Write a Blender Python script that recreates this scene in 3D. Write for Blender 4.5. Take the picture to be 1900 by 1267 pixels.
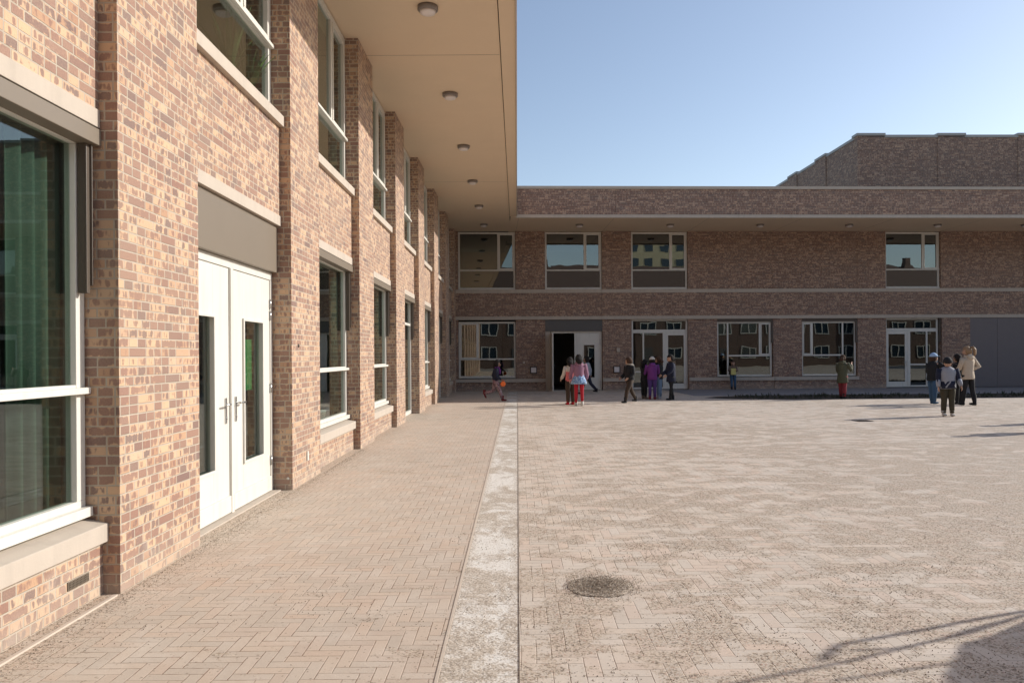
import bpy, bmesh, math, random
from mathutils import Vector, Matrix, noise as mnoise
random.seed(7)
R = math.radians
for o in list(bpy.data.objects): bpy.data.objects.remove(o)
scene = bpy.context.scene
col = scene.collection

# ---------------------------------------------------------------- camera, sky, sun, exposure
cam_d = bpy.data.cameras.new('camera'); cam = bpy.data.objects.new('camera', cam_d); col.objects.link(cam)
cam.location = (0, 0, 1.5)
cam.rotation_euler = (R(90), 0.0065, 0)
cam_d.sensor_width = 36; cam_d.lens = 36*1385/1900
cam_d.shift_x = -10/1900; cam_d.shift_y = 24.5/1900
cam_d.clip_start = .05; cam_d.clip_end = 2000
scene.camera = cam
SUN = Vector((2.0, .6, 1.0)).normalized()
elev = math.asin(SUN.z); azim = math.atan2(SUN.x, SUN.y)
world = bpy.data.worlds.new('World'); scene.world = world; world.use_nodes = True
wn = world.node_tree; wn.nodes.clear()
sky = wn.nodes.new('ShaderNodeTexSky'); sky.sky_type = 'NISHITA'; sky.sun_disc = False
sky.sun_elevation = elev; sky.sun_rotation = azim; sky.air_density = 1.0; sky.dust_density = 0.75; sky.ozone_density = 1.0
bg = wn.nodes.new('ShaderNodeBackground'); bg.inputs['Strength'].default_value = .108
wo = wn.nodes.new('ShaderNodeOutputWorld')
hs = wn.nodes.new('ShaderNodeHueSaturation'); hs.inputs['Saturation'].default_value = .88; hs.inputs['Hue'].default_value = .503
wn.links.new(sky.outputs[0], hs.inputs['Color']); wn.links.new(hs.outputs[0], bg.inputs[0]); wn.links.new(bg.outputs[0], wo.inputs[0])
sl = bpy.data.lights.new('sun', 'SUN'); sl.energy = 3.05; sl.angle = R(.5); sl.color = (1, .945, .87)
so = bpy.data.objects.new('sun', sl); col.objects.link(so)
so.rotation_euler = SUN.to_track_quat('Z', 'Y').to_euler()
scene.view_settings.view_transform = 'Standard'; scene.view_settings.look = 'None'
scene.view_settings.exposure = 0.66; scene.view_settings.gamma = 1

# ---------------------------------------------------------------- node helpers
class NT:
    def __init__(s, name):
        s.m = bpy.data.materials.new(name); s.m.use_nodes = True
        s.t = s.m.node_tree; s.t.nodes.clear()
        s.out = s.t.nodes.new('ShaderNodeOutputMaterial')
    def n(s, typ, **kw):
        x = s.t.nodes.new(typ)
        for k, v in kw.items(): setattr(x, k, v)
        return x
    def put(s, sock, v):
        if hasattr(v, 'is_output'): s.t.links.new(v, sock)
        else:
            if isinstance(v, (tuple, list)) and len(v) == 3 and sock.type == 'RGBA': v = (*v, 1)
            sock.default_value = v
    def math(s, op, a, b=0.0, c=0.0, clamp=False):
        x = s.n('ShaderNodeMath', operation=op); x.use_clamp = clamp
        s.put(x.inputs[0], a); s.put(x.inputs[1], b); s.put(x.inputs[2], c)
        return x.outputs[0]
    def comb(s, x=0.0, y=0.0, z=0.0):
        q = s.n('ShaderNodeCombineXYZ'); s.put(q.inputs[0], x); s.put(q.inputs[1], y); s.put(q.inputs[2], z); return q.outputs[0]
    def sep(s, v):
        q = s.n('ShaderNodeSeparateXYZ'); s.put(q.inputs[0], v); return q.outputs
    def white(s, v):
        q = s.n('ShaderNodeTexWhiteNoise', noise_dimensions='3D'); s.put(q.inputs['Vector'], v); return q.outputs
    def noise(s, v, scale, detail=2, rough=.5, dist=0):
        q = s.n('ShaderNodeTexNoise'); s.put(q.inputs['Vector'], v); q.inputs['Scale'].default_value = scale
        q.inputs['Detail'].default_value = detail; q.inputs['Distortion'].default_value = dist; q.inputs['Roughness'].default_value = rough; return q.outputs[0]
    def mix(s, f, a, b):
        q = s.n('ShaderNodeMix', data_type='RGBA'); s.put(q.inputs[0], f); s.put(q.inputs[6], a); s.put(q.inputs[7], b); return q.outputs[2]
    def mixf(s, f, a, b):
        q = s.n('ShaderNodeMix', data_type='FLOAT'); s.put(q.inputs[0], f); s.put(q.inputs[2], a); s.put(q.inputs[3], b); return q.outputs[0]
    def ramp(s, f, stops, mode='LINEAR'):
        q = s.n('ShaderNodeValToRGB'); q.color_ramp.interpolation = mode
        e = q.color_ramp.elements
        while len(e) < len(stops): e.new(.5)
        for el, (p, c) in zip(e, stops): el.position = p; el.color = (*c, 1) if len(c) == 3 else c
        s.put(q.inputs[0], f); return q.outputs[0]
    def step(s, v, lo, hi):
        q = s.n('ShaderNodeMapRange'); s.put(q.inputs[0], v); q.inputs[1].default_value = lo; q.inputs[2].default_value = hi; return q.outputs[0]
    def obj(s): return s.n('ShaderNodeTexCoord').outputs['Object']
    def pos(s): return s.n('ShaderNodeNewGeometry').outputs['Position']
    def bsdf(s, color, rough=.8, bump=None, bstr=.3, bdist=.01, metal=0.0, spec=None, sheen=None):
        b = s.n('ShaderNodeBsdfPrincipled'); s.put(b.inputs['Base Color'], color); s.put(b.inputs['Roughness'], rough)
        b.inputs['Metallic'].default_value = metal
        if spec is not None: b.inputs['Specular IOR Level'].default_value = spec
        if bump is not None:
            q = s.n('ShaderNodeBump'); q.inputs['Strength'].default_value = bstr; q.inputs['Distance'].default_value = bdist
            s.put(q.inputs['Height'], bump); s.t.links.new(q.outputs[0], b.inputs['Normal'])
        s.t.links.new(b.outputs[0], s.out.inputs[0]); return b

def brick_mat(name, pale=(.615,.435,.295), dark=(.24,.13,.11), blue=(.105,.08,.095), mortar=(.53,.45,.36), darkness=.5, W=.222, Hc=.0625, J=.010):
    s = NT(name); tc = s.n('ShaderNodeTexCoord'); p = s.sep(tc.outputs['Object']); nn = s.sep(tc.outputs['Normal'])
    isx = s.math('GREATER_THAN', s.math('ABSOLUTE', nn[0]), .5)
    x = s.mixf(isx, s.math('ADD', p[0], 7.13), s.math('ADD', p[1], 20.0)); z = s.math('ADD', p[2], 10.0)
    isz = s.math('GREATER_THAN', s.math('ABSOLUTE', nn[2]), .5)
    z = s.mixf(isz, z, p[0])
    zr = s.math('DIVIDE', z, Hc); row = s.math('FLOOR', zr); fv = s.math('FRACT', zr)
    ro = s.math('DIVIDE', s.math('FLOOR', s.math('MULTIPLY', s.white(s.comb(row, 3.3, 1.7))[0], 4)), 4)
    sx = s.math('ADD', s.math('DIVIDE', x, W), ro)
    pair = s.math('FLOOR', sx); fs = s.math('FRACT', sx)
    merged = s.math('GREATER_THAN', s.white(s.comb(pair, row, 5.5))[0], .66)
    f2 = s.math('MULTIPLY', fs, 2); half = s.math('ADD', s.math('FLOOR', f2), 1)
    lu = s.mixf(merged, s.math('MULTIPLY', s.math('FRACT', f2), W/2), s.math('MULTIPLY', fs, W))
    bw = s.mixf(merged, W/2, W)
    idv = s.comb(pair, row, s.mixf(merged, half, 0.0))
    eu = s.math('MINIMUM', lu, s.math('SUBTRACT', bw, lu))
    lv = s.math('MULTIPLY', fv, Hc); ev = s.math('MINIMUM', lv, s.math('SUBTRACT', Hc, lv))
    wob = s.math('MULTIPLY', s.math('SUBTRACT', s.noise(tc.outputs['Object'], 60, 2), .5), .003)
    e = s.math('ADD', s.math('MINIMUM', eu, ev), wob)
    bm_ = s.step(e, J*.42, J*.62)                      # 1 in brick, 0 in joint
    rnd = s.white(idv)
    c3 = s.sep(rnd[1])
    # body colour per brick
    body = s.ramp(c3[0], [(0, pale), (.4, tuple(a*b for a, b in zip(pale, (1.05, .98, .9)))), (.72, (pale[0]*.92, pale[1]*.86, pale[2]*.84)),
                          (.9, (pale[0]*.84, pale[1]*.74, pale[2]*.68)), (1, (pale[0]*.66, pale[1]*.54, pale[2]*.52))])
    # blotches: ovals of purple inside each brick
    shift = s.n('ShaderNodeVectorMath', operation='SCALE'); s.put(shift.inputs[0], rnd[1]); shift.inputs['Scale'].default_value = 90
    add = s.n('ShaderNodeVectorMath', operation='ADD'); s.put(add.inputs[0], s.comb(s.math('MULTIPLY', x, 30), s.math('MULTIPLY', z, 9), 0.0)); s.put(add.inputs[1], shift.outputs[0])
    bl = s.noise(add.outputs[0], 1.0, 2, .45)
    centre = s.math('MULTIPLY', s.step(s.math('MINIMUM', s.math('MULTIPLY', eu, .8), ev), .004, .017), .19)
    thr = s.ramp(c3[1], [(0, (.75,)*3), (max(.05, .42-darkness*.3), (.66,)*3), (max(.1, .70-darkness*.3), (.56,)*3), (.88-darkness*.12, (.47,)*3), (.90, (.22,)*3), (1, (.05,)*3)])
    m = s.step(s.math('SUBTRACT', s.math('ADD', bl, centre), thr), -.03, .07)
    big = s.math('MULTIPLY', m, s.mixf(s.noise(tc.outputs['Object'], 120, 2), .55, 1.0))
    bc = s.mix(s.math('MULTIPLY', s.step(c3[2], .55, .95), .85), dark, blue)
    c = s.mix(big, body, bc)
    grain = s.noise(tc.outputs['Object'], 300, 2)
    c = s.mix(s.math('MULTIPLY', grain, .22), c, tuple(v*.45 for v in pale))
    patch = s.noise(tc.outputs['Object'], .7, 3)
    c = s.mix(s.math('MULTIPLY', s.step(patch, .45, .75), .22), c, (pale[0]*.66, pale[1]*.68, pale[2]*.70))
    dz = s.math('MULTIPLY', s.math('SUBTRACT', 1, s.step(s.math('ADD', p[2], s.math('MULTIPLY', s.noise(tc.outputs['Object'], 5, 4), .35)), .12, .42)), .5)
    c = s.mix(dz, c, (.46,.40,.33))
    eff = s.step(s.noise(tc.outputs['Object'], 2.3, 6, .7), .60, .78)
    c = s.mix(s.math('MULTIPLY', eff, .25), c, (.62,.56,.49))
    mo = s.mix(s.noise(tc.outputs['Object'], 6, 2), mortar, tuple(v*.75 for v in mortar))
    c = s.mix(bm_, mo, c)
    h = s.math('ADD', bm_, s.math('MULTIPLY', s.noise(tc.outputs['Object'], 90, 3), .35))
    h = s.math('ADD', h, s.math('MULTIPLY', c3[2], .25))
    s.bsdf(c, s.mixf(bm_, .95, .7), h, .8, .006, spec=.3)
    return s.m

def plain(name, c, rough=.6, var=.12, scale=8, bump=0, metal=0.0, spec=None, streak=False):
    s = NT(name); o = s.obj()
    f = s.noise(o, scale, 4, .6)
    f2 = s.noise(o, scale*14, 2)
    cc = s.mix(s.math('MULTIPLY', s.step(f, .3, .75), var*2), c, tuple(v*.6 for v in c))
    cc = s.mix(s.math('MULTIPLY', f2, var), cc, tuple(v*.5 for v in c))
    if streak:
        p = s.sep(o); st = s.noise(s.comb(s.math('MULTIPLY', p[0], 9), s.math('MULTIPLY', p[1], 9), s.math('MULTIPLY', p[2], .8)), 1, 3)
        cc = s.mix(s.math('MULTIPLY', s.step(st, .5, .8), .35), cc, tuple(v*.62 for v in c))
    s.bsdf(cc, rough, f2 if bump else None, .3, bump, metal, spec)
    return s.m

M = {}
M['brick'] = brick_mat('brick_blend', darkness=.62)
M['brick_shaded'] = brick_mat('brick_blend_shaded', pale=(.53,.37,.27), dark=(.155,.085,.07), blue=(.09,.07,.075), mortar=(.36,.29,.24), darkness=.9)  # same brick as the left wing, with shade painted into darker tones
M['concrete'] = plain('precast_concrete', (.51,.44,.365), .8, .10, 5, .002, streak=True)
M['soffit'] = plain('soffit_board', (.70,.555,.40), .75, .05, 1.5)
M['white'] = plain('cream_paint', (.69,.665,.60), .4, .04, 4, streak=True)
M['taupe'] = plain('taupe_metal', (.205,.168,.128), .45, .05, 3)
M['bronze'] = plain('bronze_metal', (.10,.078,.06), .4, .1, 6)
M['grey_panel'] = plain('grey_panel', (.10,.095,.09), .5, .05, 3)
M['shutter'] = plain('grey_shutter', (.19,.165,.165), .5, .08, 3)
M['steel'] = plain('steel', (.55,.55,.54), .3, .1, 20, metal=1.0)
M['black'] = plain('black_rubber', (.03,.028,.026), .6, .1)
M['interior'] = plain('interior_plaster', (.30,.29,.26), .9, .05)
M['interior_floor'] = plain('interior_floor', (.16,.13,.10), .5, .1)
M['curtain'] = plain('teal_curtain', (.15,.20,.17), .9, .15, 10)
M['paper'] = plain('green_paper', (.10,.40,.14), .8, .02)
M['lamp_glass'] = plain('lamp_opal', (.72,.66,.64), .3, .02)
M['lamp_rim'] = plain('lamp_rim', (.22,.19,.17), .4, .05)
M['soil'] = plain('soil', (.05,.038,.028), .95, .3, 6, .03)
M['leaf'] = plain('leaf', (.09,.17,.04), .6, .3, 20)
M['weed'] = plain('weed', (.045,.055,.025), .8, .3, 20)
M['roof_tile'] = plain('roof_tile', (.12,.075,.055), .8, .3, 4)
M['house_brick'] = plain('house_brick', (.17,.11,.085), .85, .25, 3)
M['pale_wall'] = plain('pale_render', (.55,.50,.40), .85, .1, 2)
M['coping_metal'] = plain('coping_metal', (.40,.39,.37), .5, .08, 2)

def glass_mat(name, tint=(.42,.50,.46), base=.09):
    s = NT(name)
    tr = s.n('ShaderNodeBsdfTransparent'); tr.inputs[0].default_value = (*tint, 1)
    gl = s.n('ShaderNodeBsdfGlossy'); gl.inputs['Roughness'].default_value = 0.0; gl.inputs[0].default_value = (.92, .96, .95, 1)
    bp = s.n('ShaderNodeBump'); bp.inputs['Strength'].default_value = .12; bp.inputs['Distance'].default_value = .01
    s.put(bp.inputs['Height'], s.noise(s.obj(), 1.3, 1)); s.t.links.new(bp.outputs[0], gl.inputs['Normal'])
    lw = s.n('ShaderNodeLayerWeight'); lw.inputs['Blend'].default_value = .5
    f = s.math('POWER', lw.outputs['Facing'], 4.0)
    f = s.math('ADD', s.math('MULTIPLY', f, .85), base, clamp=True)
    mx = s.n('ShaderNodeMixShader'); s.put(mx.inputs[0], f)
    s.t.links.new(tr.outputs[0], mx.inputs[1]); s.t.links.new(gl.outputs[0], mx.inputs[2])
    s.t.links.new(mx.outputs[0], s.out.inputs[0]); return s.m
M['glass'] = glass_mat('window_glass', (.70,.78,.73), .09)
M['glass_sky'] = glass_mat('upper_window_glass', (.26,.33,.32), .22)
M['glass_back'] = glass_mat('window_glass_coated', (.30,.38,.35), .15)

def paving_mat(name, Wp, k, base, joint, gritamt, offx=0.0, swap=False, pink=.3, rowline=False):
    s = NT(name); P = s.pos(); p = s.sep(P)
    X, Y = (p[1], p[0]) if swap else (p[0], p[1])
    wx = s.math('MULTIPLY', s.math('SUBTRACT', s.noise(P, 1.1, 2), .5), .025)
    X = s.math('ADD', X, 50+offx); Y = s.math('ADD', s.math('ADD', Y, 50), wx)
    gx = s.math('DIVIDE', X, Wp); gy = s.math('DIVIDE', Y, Wp)
    i = s.math('FLOOR', gx); j = s.math('FLOOR', gy); fx = s.math('FRACT', gx); fy = s.math('FRACT', gy)
    t = s.math('FLOORED_MODULO', s.math('ADD', s.math('SUBTRACT', i, j), .5), 2*k); t = s.math('FLOOR', t)
    hor = s.math('LESS_THAN', t, k-.5)
    offv = s.math('SUBTRACT', 2*k-1, t)
    along = s.mixf(hor, s.math('ADD', offv, fy), s.math('ADD', t, fx))      # 0..k
    across = s.mixf(hor, fx, fy)
    idv = s.comb(s.mixf(hor, i, s.math('SUBTRACT', i, t)), s.mixf(hor, s.math('SUBTRACT', j, offv), j), s.math('MULTIPLY', hor, 3))
    ea = s.math('MINIMUM', along, s.math('SUBTRACT', k, along)); ec = s.math('MINIMUM', across, s.math('SUBTRACT', 1, across))
    e = s.math('MULTIPLY', s.math('MINIMUM', ea, ec), Wp)
    e = s.math('ADD', e, s.math('MULTIPLY', s.math('SUBTRACT', s.noise(P, 45, 2), .5), .0035))
    inb = s.step(e, .0012, .0036)
    rnd = s.sep(s.white(idv)[1])
    c = s.ramp(rnd[0], [(0, tuple(v*.90 for v in base)), (.5, base), (.8, (base[0]*1.02, base[1]*.97, base[2]*.93)), (1, (base[0]*1.02, base[1]*1.03, base[2]*1.05))])
    c = s.mix(s.math('MULTIPLY', s.math('GREATER_THAN', rnd[1], .72), pink), c, (base[0]*.98, base[1]*.78, base[2]*.70))
    big = s.noise(P, .35, 4, .6)
    c = s.mix(s.math('MULTIPLY', s.step(big, .35, .7), .35), c, (base[0]*.80, base[1]*.77, base[2]*.76))
    dust = s.noise(P, 2.2, 5, .65)
    c = s.mix(s.math('MULTIPLY', s.step(dust, .48, .72), .45), c, (.68,.61,.53))
    fine = s.noise(P, 130, 3, .7)
    c = s.mix(s.math('MULTIPLY', s.step(fine, .35, .8), .35), c, tuple(v*.55 for v in base))
    # dusty joints: some swept full, some open
    jf = s.mixf(s.step(s.noise(P, 1.7, 3), .36, .62), .40, 1.0)
    jf = s.math('MULTIPLY', jf, s.mixf(s.step(s.noise(P, 14, 2), .4, .6), .45, 1.0))
    ln = s.math('SUBTRACT', 1, inb)
    c = s.mix(s.math('MULTIPLY', ln, jf), c, joint)
    # loose grit drifts: a low-frequency mask with a stretched flow, filled with speckle
    q = s.comb(s.math('MULTIPLY', p[0], .75), s.math('MULTIPLY', p[1], 1.15), 0.0)
    drift = s.noise(q, 3.1, 6, .64, .6); drift2 = s.noise(q, .33, 3, .5)
    toright = s.math('MULTIPLY', s.step(p[0], -1.5, 4.0), s.step(s.math('MULTIPLY', p[1], -1), -26, -5))
    amt = s.math('ADD', s.math('MULTIPLY', toright, .12), s.math('MULTIPLY', s.math('SUBTRACT', drift2, .5), .35))
    mask = s.step(s.math('ADD', drift, amt), .62-gritamt, .69-gritamt)
    near = s.step(s.math('MULTIPLY', p[0], -1), 2.15, 2.55)             # along the wall foot
    mask = s.math('MAXIMUM', mask, s.math('MULTIPLY', near, .75))
    spk = s.n('ShaderNodeTexVoronoi'); s.put(spk.inputs['Vector'], P); spk.inputs['Scale'].default_value = 105
    vcol = s.sep(spk.outputs['Color'])
    g = s.ramp(vcol[0], [(0, (.10,.07,.05)), (.25, (.26,.20,.145)), (.55, (.44,.35,.265)), (.85, (.62,.53,.42)), (1, (.38,.22,.165))])
    present = s.math('LESS_THAN', vcol[1], s.mixf(mask, .03, .62))
    pm = s.math('MULTIPLY', present, s.mixf(mask, .5, .78))
    c = s.mix(s.math('MULTIPLY', mask, .28), c, (.42,.345,.265))
    c = s.mix(pm, c, g)
    h = s.math('ADD', s.math('MULTIPLY', s.mixf(jf, .6, 1.0), inb), s.math('MULTIPLY', fine, .15))
    h = s.math('ADD', h, s.math('MULTIPLY', rnd[2], .4)); h = s.math('ADD', h, s.math('MULTIPLY', pm, .5))
    s.bsdf(c, .85, h, .55, .004, spec=.3)
    return s.m
M['paving_near'] = paving_mat('herringbone_clinker', .067, 3, (.583,.490,.402), (.20,.125,.08), .02, pink=.2)
M['paving_yard'] = paving_mat('yard_clinker', .076, 3, (.654,.571,.483), (.22,.155,.115), .105, .03, True, .3)

def gutter_mat():
    s = NT('sanded_gutter_concrete'); P = s.pos(); p = s.sep(P)
    q = s.comb(s.math('MULTIPLY', p[0], 1.0), s.math('MULTIPLY', p[1], .8), 0.0)
    a = s.noise(q, 3.4, 6, .62, 1.6); b = s.noise(q, 1.2, 3)
    sand = s.step(s.math('ADD', a, s.math('MULTIPLY', s.math('SUBTRACT', b, .5), .7)), .40, .60)
    jt = s.math('LESS_THAN', s.math('ABSOLUTE', s.math('SUBTRACT', s.math('FRACT', p[1]), .5)), .006)
    edge = s.step(s.math('ABSOLUTE', s.math('ADD', p[0], .19)), .12, .20)
    sand = s.math('MAXIMUM', sand, s.math('MULTIPLY', edge, .7))
    c = s.mix(s.noise(P, 25, 4), (.75,.72,.67), (.66,.62,.56))
    spk = s.n('ShaderNodeTexVoronoi'); s.put(spk.inputs['Vector'], P); spk.inputs['Scale'].default_value = 110
    v = s.sep(spk.outputs['Color'])
    g = s.ramp(v[0], [(0, (.16,.12,.085)), (.4, (.33,.26,.195)), (.8, (.50,.42,.33)), (1, (.60,.53,.44))])
    c = s.mix(s.math('MULTIPLY', sand, .55), c, (.52,.43,.335))
    c = s.mix(s.math('MULTIPLY', s.math('LESS_THAN', v[1], s.mixf(sand, .10, .85)), .7), c, g)
    c = s.mix(s.math('MULTIPLY', jt, .45), c, (.22,.17,.12))
    s.bsdf(c, .9, s.math('ADD', s.noise(P, 60, 3), s.math('MULTIPLY', sand, .7)), .6, .006)
    return s.m
M['gutter'] = gutter_mat()
def grit_mat():
    s = NT('loose_grit'); P = s.pos()
    spk = s.n('ShaderNodeTexVoronoi'); s.put(spk.inputs['Vector'], P); spk.inputs['Scale'].default_value = 150
    v = s.sep(spk.outputs['Color'])
    g = s.ramp(v[0], [(0, (.13,.10,.075)), (.3, (.27,.215,.16)), (.7, (.43,.35,.275)), (1, (.62,.54,.44))])
    s.bsdf(g, .9, s.math('ADD', v[1], s.noise(P, 80, 2)), .8, .006); return s.m
M['grit'] = grit_mat()
M['pave_grey'] = plain('grey_flags', (.27,.26,.27), .85, .15, 3)
M['ground'] = plain('ground_sand', (.33,.28,.23), .95, .2, 2)
M['kerb'] = plain('kerb_concrete', (.60,.51,.42), .85, .15, 12)
M['grassm'] = plain('lawn', (.07,.10,.035), .9, .3, 3)

# ---------------------------------------------------------------- mesh helpers
def box(bm, a, b, mat=0):
    x0, x1 = sorted((a[0], b[0])); y0, y1 = sorted((a[1], b[1])); z0, z1 = sorted((a[2], b[2]))
    v = [bm.verts.new(c) for c in ((x0,y0,z0),(x1,y0,z0),(x1,y1,z0),(x0,y1,z0),(x0,y0,z1),(x1,y0,z1),(x1,y1,z1),(x0,y1,z1))]
    for f in ((3,2,1,0),(4,5,6,7),(0,1,5,4),(1,2,6,5),(2,3,7,6),(3,0,4,7)):
        fc = bm.faces.new([v[i] for i in f]); fc.material_index = mat
def loft(bm, pts, rad, mat=0, n=10, side=None, cap=True):
    pts = [Vector(p) for p in pts]; rings = []
    for i, p in enumerate(pts):
        d = (pts[min(i+1, len(pts)-1)] - pts[max(i-1, 0)])
        d = d.normalized() if d.length > 1e-6 else Vector((0, 0, 1))
        sd = Vector(side) if side else (Vector((1, 0, 0)) if abs(d.x) < .8 else Vector((0, 1, 0)))
        a = (sd - d*sd.dot(d)).normalized(); b = d.cross(a)
        r = rad[i]; rx, ry = r if isinstance(r, (tuple, list)) else (r, r)
        rings.append([bm.verts.new(p + a*rx*math.cos(t) + b*ry*math.sin(t)) for t in [2*math.pi*k/n for k in range(n)]])
    for r0, r1 in zip(rings, rings[1:]):
        for k in range(n):
            f = bm.faces.new((r0[k], r0[(k+1) % n], r1[(k+1) % n], r1[k])); f.material_index = mat; f.smooth = True
    if cap:
        for r, rev in ((rings[0], True), (rings[-1], False)):
            f = bm.faces.new(list(reversed(r)) if rev else r); f.material_index = mat; f.smooth = True
    return rings
def mk(name, bm, mats, parent=None, bevel=0, smooth=False):
    me = bpy.data.meshes.new(name); bm.normal_update(); bm.to_mesh(me); bm.free()
    for m in (mats if isinstance(mats, (list, tuple)) else [mats]): me.materials.append(M[m] if isinstance(m, str) else m)
    if smooth:
        for f in me.polygons: f.use_smooth = True
    o = bpy.data.objects.new(name, me); col.objects.link(o)
    if parent: o.parent = parent
    if bevel:
        b = o.modifiers.new('bevel', 'BEVEL'); b.width = bevel; b.segments = 2; b.limit_method = 'ANGLE'; b.harden_normals = False
    return o
def tag(o, label, cat, group=None):
    o['label'] = label; o['category'] = cat
    if group: o['group'] = group
    return o
def empty(name, loc, rz=0, label=None, cat=None, group=None):
    o = bpy.data.objects.new(name, None); o.empty_display_size = .3; col.objects.link(o); o.location = loc; o.rotation_euler = (0, 0, rz)
    if label: tag(o, label, cat, group)
    return o
def copy_tree(o, parent=None):
    c = o.copy(); col.objects.link(c); c.parent = parent
    for ch in [q for q in bpy.data.objects if q.parent == o]: copy_tree(ch, c)
    return c
def sheet(name, x0, x1, y0, y1, z, mat, n=1):
    bm = bmesh.new()
    v = [bm.verts.new(c) for c in ((x0,y0,z),(x1,y0,z),(x1,y1,z),(x0,y1,z))]; bm.faces.new(v)
    o = mk(name, bm, mat); o['kind'] = 'structure'; return o

# ---------------------------------------------------------------- ground
A = 2.53            # distance of the pier fronts of the left wing from the camera
sheet('ground', -900, 900, -900, 900, -.012, 'ground')
sheet('paving', -2.9, -.375, -8, 31.5, 0, 'paving_near')
sheet('playground', .0, 48, -30, 31.5, .0, 'paving_yard')
sheet('gutter', -.375, .0, -8, 31.5, -.003, 'gutter')
bm = bmesh.new(); box(bm, (-.002, -8, -.05), (.002, 30, .0008)); o = mk('gutter_edge', bm, 'taupe'); o['kind'] = 'structure'
bm = bmesh.new(); box(bm, (-.392, -8, -.05), (-.377, 30, .004)); o = mk('kerb', bm, 'kerb'); o['kind'] = 'structure'
bm = bmesh.new(); box(bm, (-A-.02, -6, -.05), (-A+.004, 4.7, .010)); o = mk('wall_foot_kerb', bm, 'kerb'); o['kind'] = 'structure'

# ---------------------------------------------------------------- building frames of reference
class Wing:
    """u runs along the facade, v goes into the building, z up"""
    def __init__(s, root, left): s.root = root; s.left = left
    def p(s, u, v, z): return (-v, u, z) if s.left else (u, v, z)
    def box(s, bm, u0, u1, v0, v1, z0, z1, mat=0): box(bm, s.p(u0, v0, z0), s.p(u1, v1, z1), mat)
    def part(s, name, u0, u1, v0, v1, z0, z1, mat, parent=None, bevel=0):
        bm = bmesh.new(); s.box(bm, u0, u1, v0, v1, z0, z1); return mk(name, bm, mat, parent or s.root, bevel)
    def ring(s, bm, u0, u1, z0, z1, t, v0, v1):
        s.box(bm, u0, u1, v0, v1, z1-t, z1); s.box(bm, u0, u1, v0, v1, z0, z0+t)
        s.box(bm, u0, u0+t, v0, v1, z0+t, z1-t); s.box(bm, u1-t, u1, v0, v1, z0+t, z1-t)

Z_SILL, Z_SILLT, Z_LIN, Z_LINT, Z_SOF = 4.06, 4.18, 2.95, 3.065, 6.60

def window(w, u0, u1, z0, z1, v, cols, zt=None, tilt=0, splitlow=False, glass='glass', sillrail=True, case=(), full=()):
    """cols = inner mullion positions (0..1); zt transom height; case = indices of upper cells that open; full = columns without transom"""
    bm = bmesh.new(); T = .092 if w.left else .07
    w.ring(bm, u0, u1, z0, z1, T, v, v+.07)
    us = [u0+T] + [u0+(u1-u0)*c for c in cols] + [u1-T]
    cells = []
    fulls = [i for i in range(len(us)-1) if i in full]
    edges = us
    m = .032
    zt_ = zt
    for i, c in enumerate(us[1:-1]):
        neighbour_full = (i in full) or (i+1 in full)
        zlo = z0+T if (splitlow or neighbour_full or zt is None) else zt_+.03
        w.box(bm, c-m, c+m, v+.001, v+.068, zlo, z1-T)
    if zt is not None:
        seg = []
        i = 0
        while i < len(us)-1:
            if i in full: i += 1; continue
            k = i
            while k+1 < len(us)-1 and (k+1) not in full and not splitlow: k += 1
            a = us[i] + (m if i > 0 else 0); b = us[k+1] - (m if k+1 < len(us)-1 else 0)
            w.box(bm, a, b, v+.002, v+.066, zt-.03, zt+.03)
            cells.append((a, b, z0+T, zt-.03, False)); i = k+1
    for i in range(len(us)-1):
        a = us[i] + (m if i > 0 else 0); b = us[i+1] - (m if i < len(us)-2 else 0)
        lo = z0+T if (zt is None or i in full) else zt+.03
        cells.append((a, b, lo, z1-T, i in case))
    win = mk('window', bm, 'white', w.root, .004)
    if sillrail and zt is not None:
        r = bmesh.new()
        a = us[0]-.0; b = us[-1]
        if not full: w.box(r, u0+.01, u1-.01, v-.045, v-.001, zt-.028, zt+.012); mk('transom_ledge', r, 'white', win, .004)
        r = bmesh.new(); w.box(r, u0+.004, u1-.004, v-.05, v-.001, z0-.01, z0+.05); mk('window_ledge', r, 'white', win, .004)
    for (a, b, lo, hi, cs) in cells:
        pv = v+.035
        if cs:
            r = bmesh.new(); w.ring(r, a+.003, b-.003, lo+.003, hi-.003, .045, v-.012, v+.05); mk('casement', r, 'white', win, .004)
            a += .048; b -= .048; lo += .048; hi -= .048
        r = bmesh.new(); w.box(r, a-.004, b+.004, pv, pv+.006, lo-.004, hi+.004)
        for q in r.verts:
            if tilt: q.co.y += tilt*(b-q.co.x)-.02
        mk('pane', r, glass, win)
    return win

def screen(w, u0, u1, v, guide=True):
    w.part('sunscreen_box', u0+.01, u1-.005, v, v+.14, Z_LIN-.115, Z_LIN-.012, 'taupe', bevel=.004)
    w.part('sunscreen_slot', u0+.012, u1-.012, v+.02, v+.13, Z_LIN-.0118, Z_LIN-.0005, 'black')
    if guide:
        bm = bmesh.new()
        w.box(bm, u1-.095, u1-.060, v+.045, v+.10, 1.90, Z_LIN-.116)
        w.box(bm, u1-.0595, u1-.052, v+.030, v+.10, 1.95, Z_LIN-.116)
        mk('guide_rail', bm, 'bronze', w.root, .003)

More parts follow.
